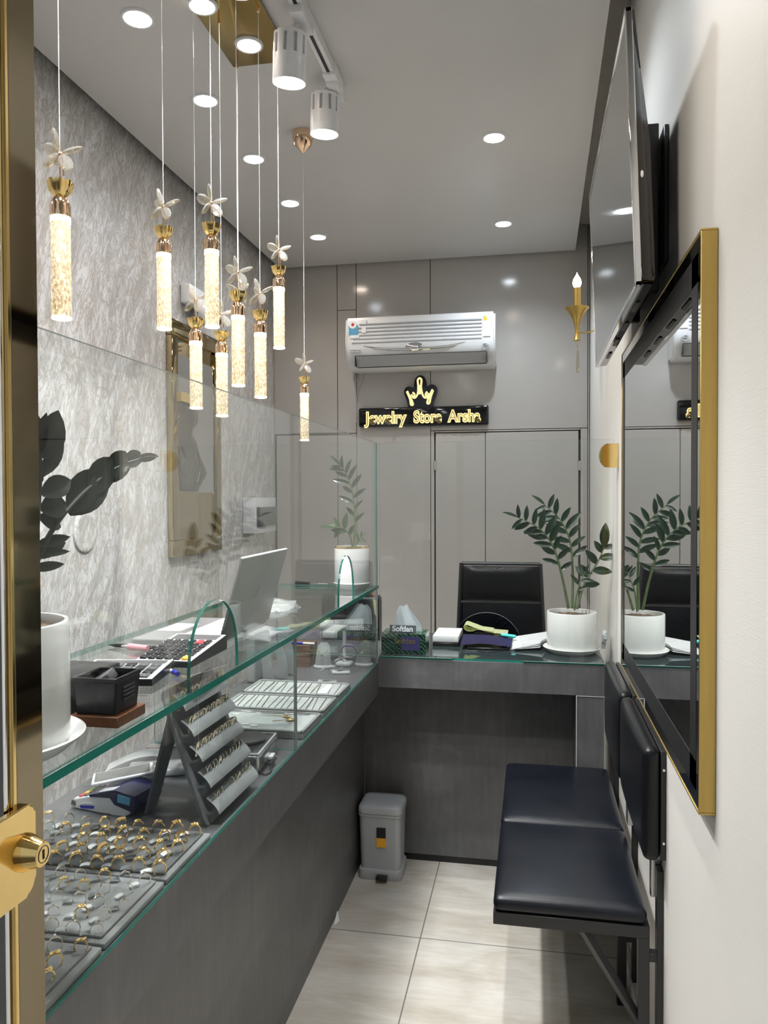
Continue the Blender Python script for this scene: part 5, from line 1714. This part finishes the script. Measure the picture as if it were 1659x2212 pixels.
t = thing('folded_notepad', 'folded yellow-green notepad with a teal pen behind the purple booklet', 'notepad', (-.20, 3.3, zd))
b = NB()
pts = [(-.10, .012), (-.18, .020), (-.245, .045), (-.272, .055), (-.282, .042), (-.27, .024), (-.245, .022), (-.22, .030), (-.16, .022)]
path = smoothpath([(x, 0, z) for x, z in pts], 6)
sheet(b, len(path) - 1, 2, lambda u, v: (path[round(u * (len(path) - 1))].x, 3.235 + .10 * v, zd + .030 + path[round(u * (len(path) - 1))].z * .8), .004)
mk('pages', b, M['pad'], t, smooth=60)
b = NB(); box(b, -.24, -.10, 3.24, 3.33, zd, zd + .030, .002, 1); mk('dark_block', b, M['blackp'], t)
b = NB(); cyl(b, (-.125, 3.235, zd + .036), (-.068, 3.215, zd + .034), .007, seg=14); mk('teal_pen', b, M['teal'], t)
t = thing('loose_papers', 'loose sheaf of white papers slanting beside the plant pot on the desk', 'papers', (.0, 3.22, zd))
for k in range(3):
    b = NB(); sheet(b, 6, 4, lambda u, v: (-.078 + .155 * u + (.010 * k - .01) * (1 - v), 3.088 + .20 * v + (.02 + .02 * k) * u, zd + .0045 + .0022 * k + (.012 + .007 * k) * u * (1 - .3 * v) + .012 * v), .0008)
    for v_ in b.verts:
        dx, dy = v_.co.x - PX, v_.co.y - PY
        r = math.hypot(dx, dy)
        if r < .122:
            v_.co.x = PX + dx / r * .122; v_.co.y = PY + dy / r * .122
    mk('sheet', b, M['paper'], t, smooth=40)
b = NB(); box(b, -.055, .02, 3.20, 3.30, zd, zd + .0035, .001, 1); mk('dark_folder', b, M['blackp'], t)
t_ = NB(); tube(t_, smoothpath([(-.33, 3.08, zd + .0017), (-.27, 3.055, zd + .0017), (-.21, 3.05, zd + .0017), (-.17, 3.03, zd + .0017), (-.14, 3.06, zd + .0017), (-.11, 3.075, zd + .0017)]), .0014, 6)
tag(mk('thin_cable', t_, M['blackp']), 'thin dark cable curling on the desk glass in front of the booklet', 'cable')
b = NB(); ell(b, (.282, 3.20, zd + .045), (.012, .03, .028), None, 10, 8); 
for v in b.verts: v.co += Vector((rb.uniform(-.003, .003), rb.uniform(-.006, .006), rb.uniform(-.006, .006)))
cyl(b, (.278, 3.2, zd), (.278, 3.2, zd + .03), .008, seg=8)
tag(mk('crumpled_tissue', b, M['tissue'], smooth=20), 'white crumpled tissue between the desk plant pot and the right wall', 'tissue')

# ------------------------------------------------------------------ outside light and render settings
w = bpy.data.worlds.new('world')
SC.world = w
w.use_nodes = True
wn = w.node_tree
bg = wn.nodes['Background']
tcw = wn.nodes.new('ShaderNodeTexCoord')
sp = wn.nodes.new('ShaderNodeSeparateXYZ')
lk(wn, tcw.outputs['Generated'], sp.inputs[0])
rw = wn.nodes.new('ShaderNodeValToRGB')
rw.color_ramp.elements[0].position = .44; rw.color_ramp.elements[0].color = (.10, .095, .09, 1)   # street paving
rw.color_ramp.elements[1].position = .60; rw.color_ramp.elements[1].color = (.60, .66, .70, 1)   # overcast sky
mrw = wn.nodes.new('ShaderNodeMapRange')
mrw.inputs['From Min'].default_value = -1
lk(wn, sp.outputs['Z'], mrw.inputs['Value'])
lk(wn, mrw.outputs[0], rw.inputs['Fac'])
lk(wn, rw.outputs['Color'], bg.inputs[0])
bg.inputs[1].default_value = .8
SC.view_settings.view_transform = 'Standard'
SC.view_settings.look = 'None'
SC.view_settings.exposure = 0.0
SC.view_settings.gamma = 1
SC.view_settings.use_curve_mapping = False
SC.cycles.transparent_max_bounces = 32
SC.cycles.max_bounces = 10
SC.cycles.glossy_bounces = 6
SC.cycles.caustics_reflective = False
SC.cycles.caustics_refractive = False
SC.cycles.sample_clamp_indirect = 6
SC.cycles.use_denoising = True
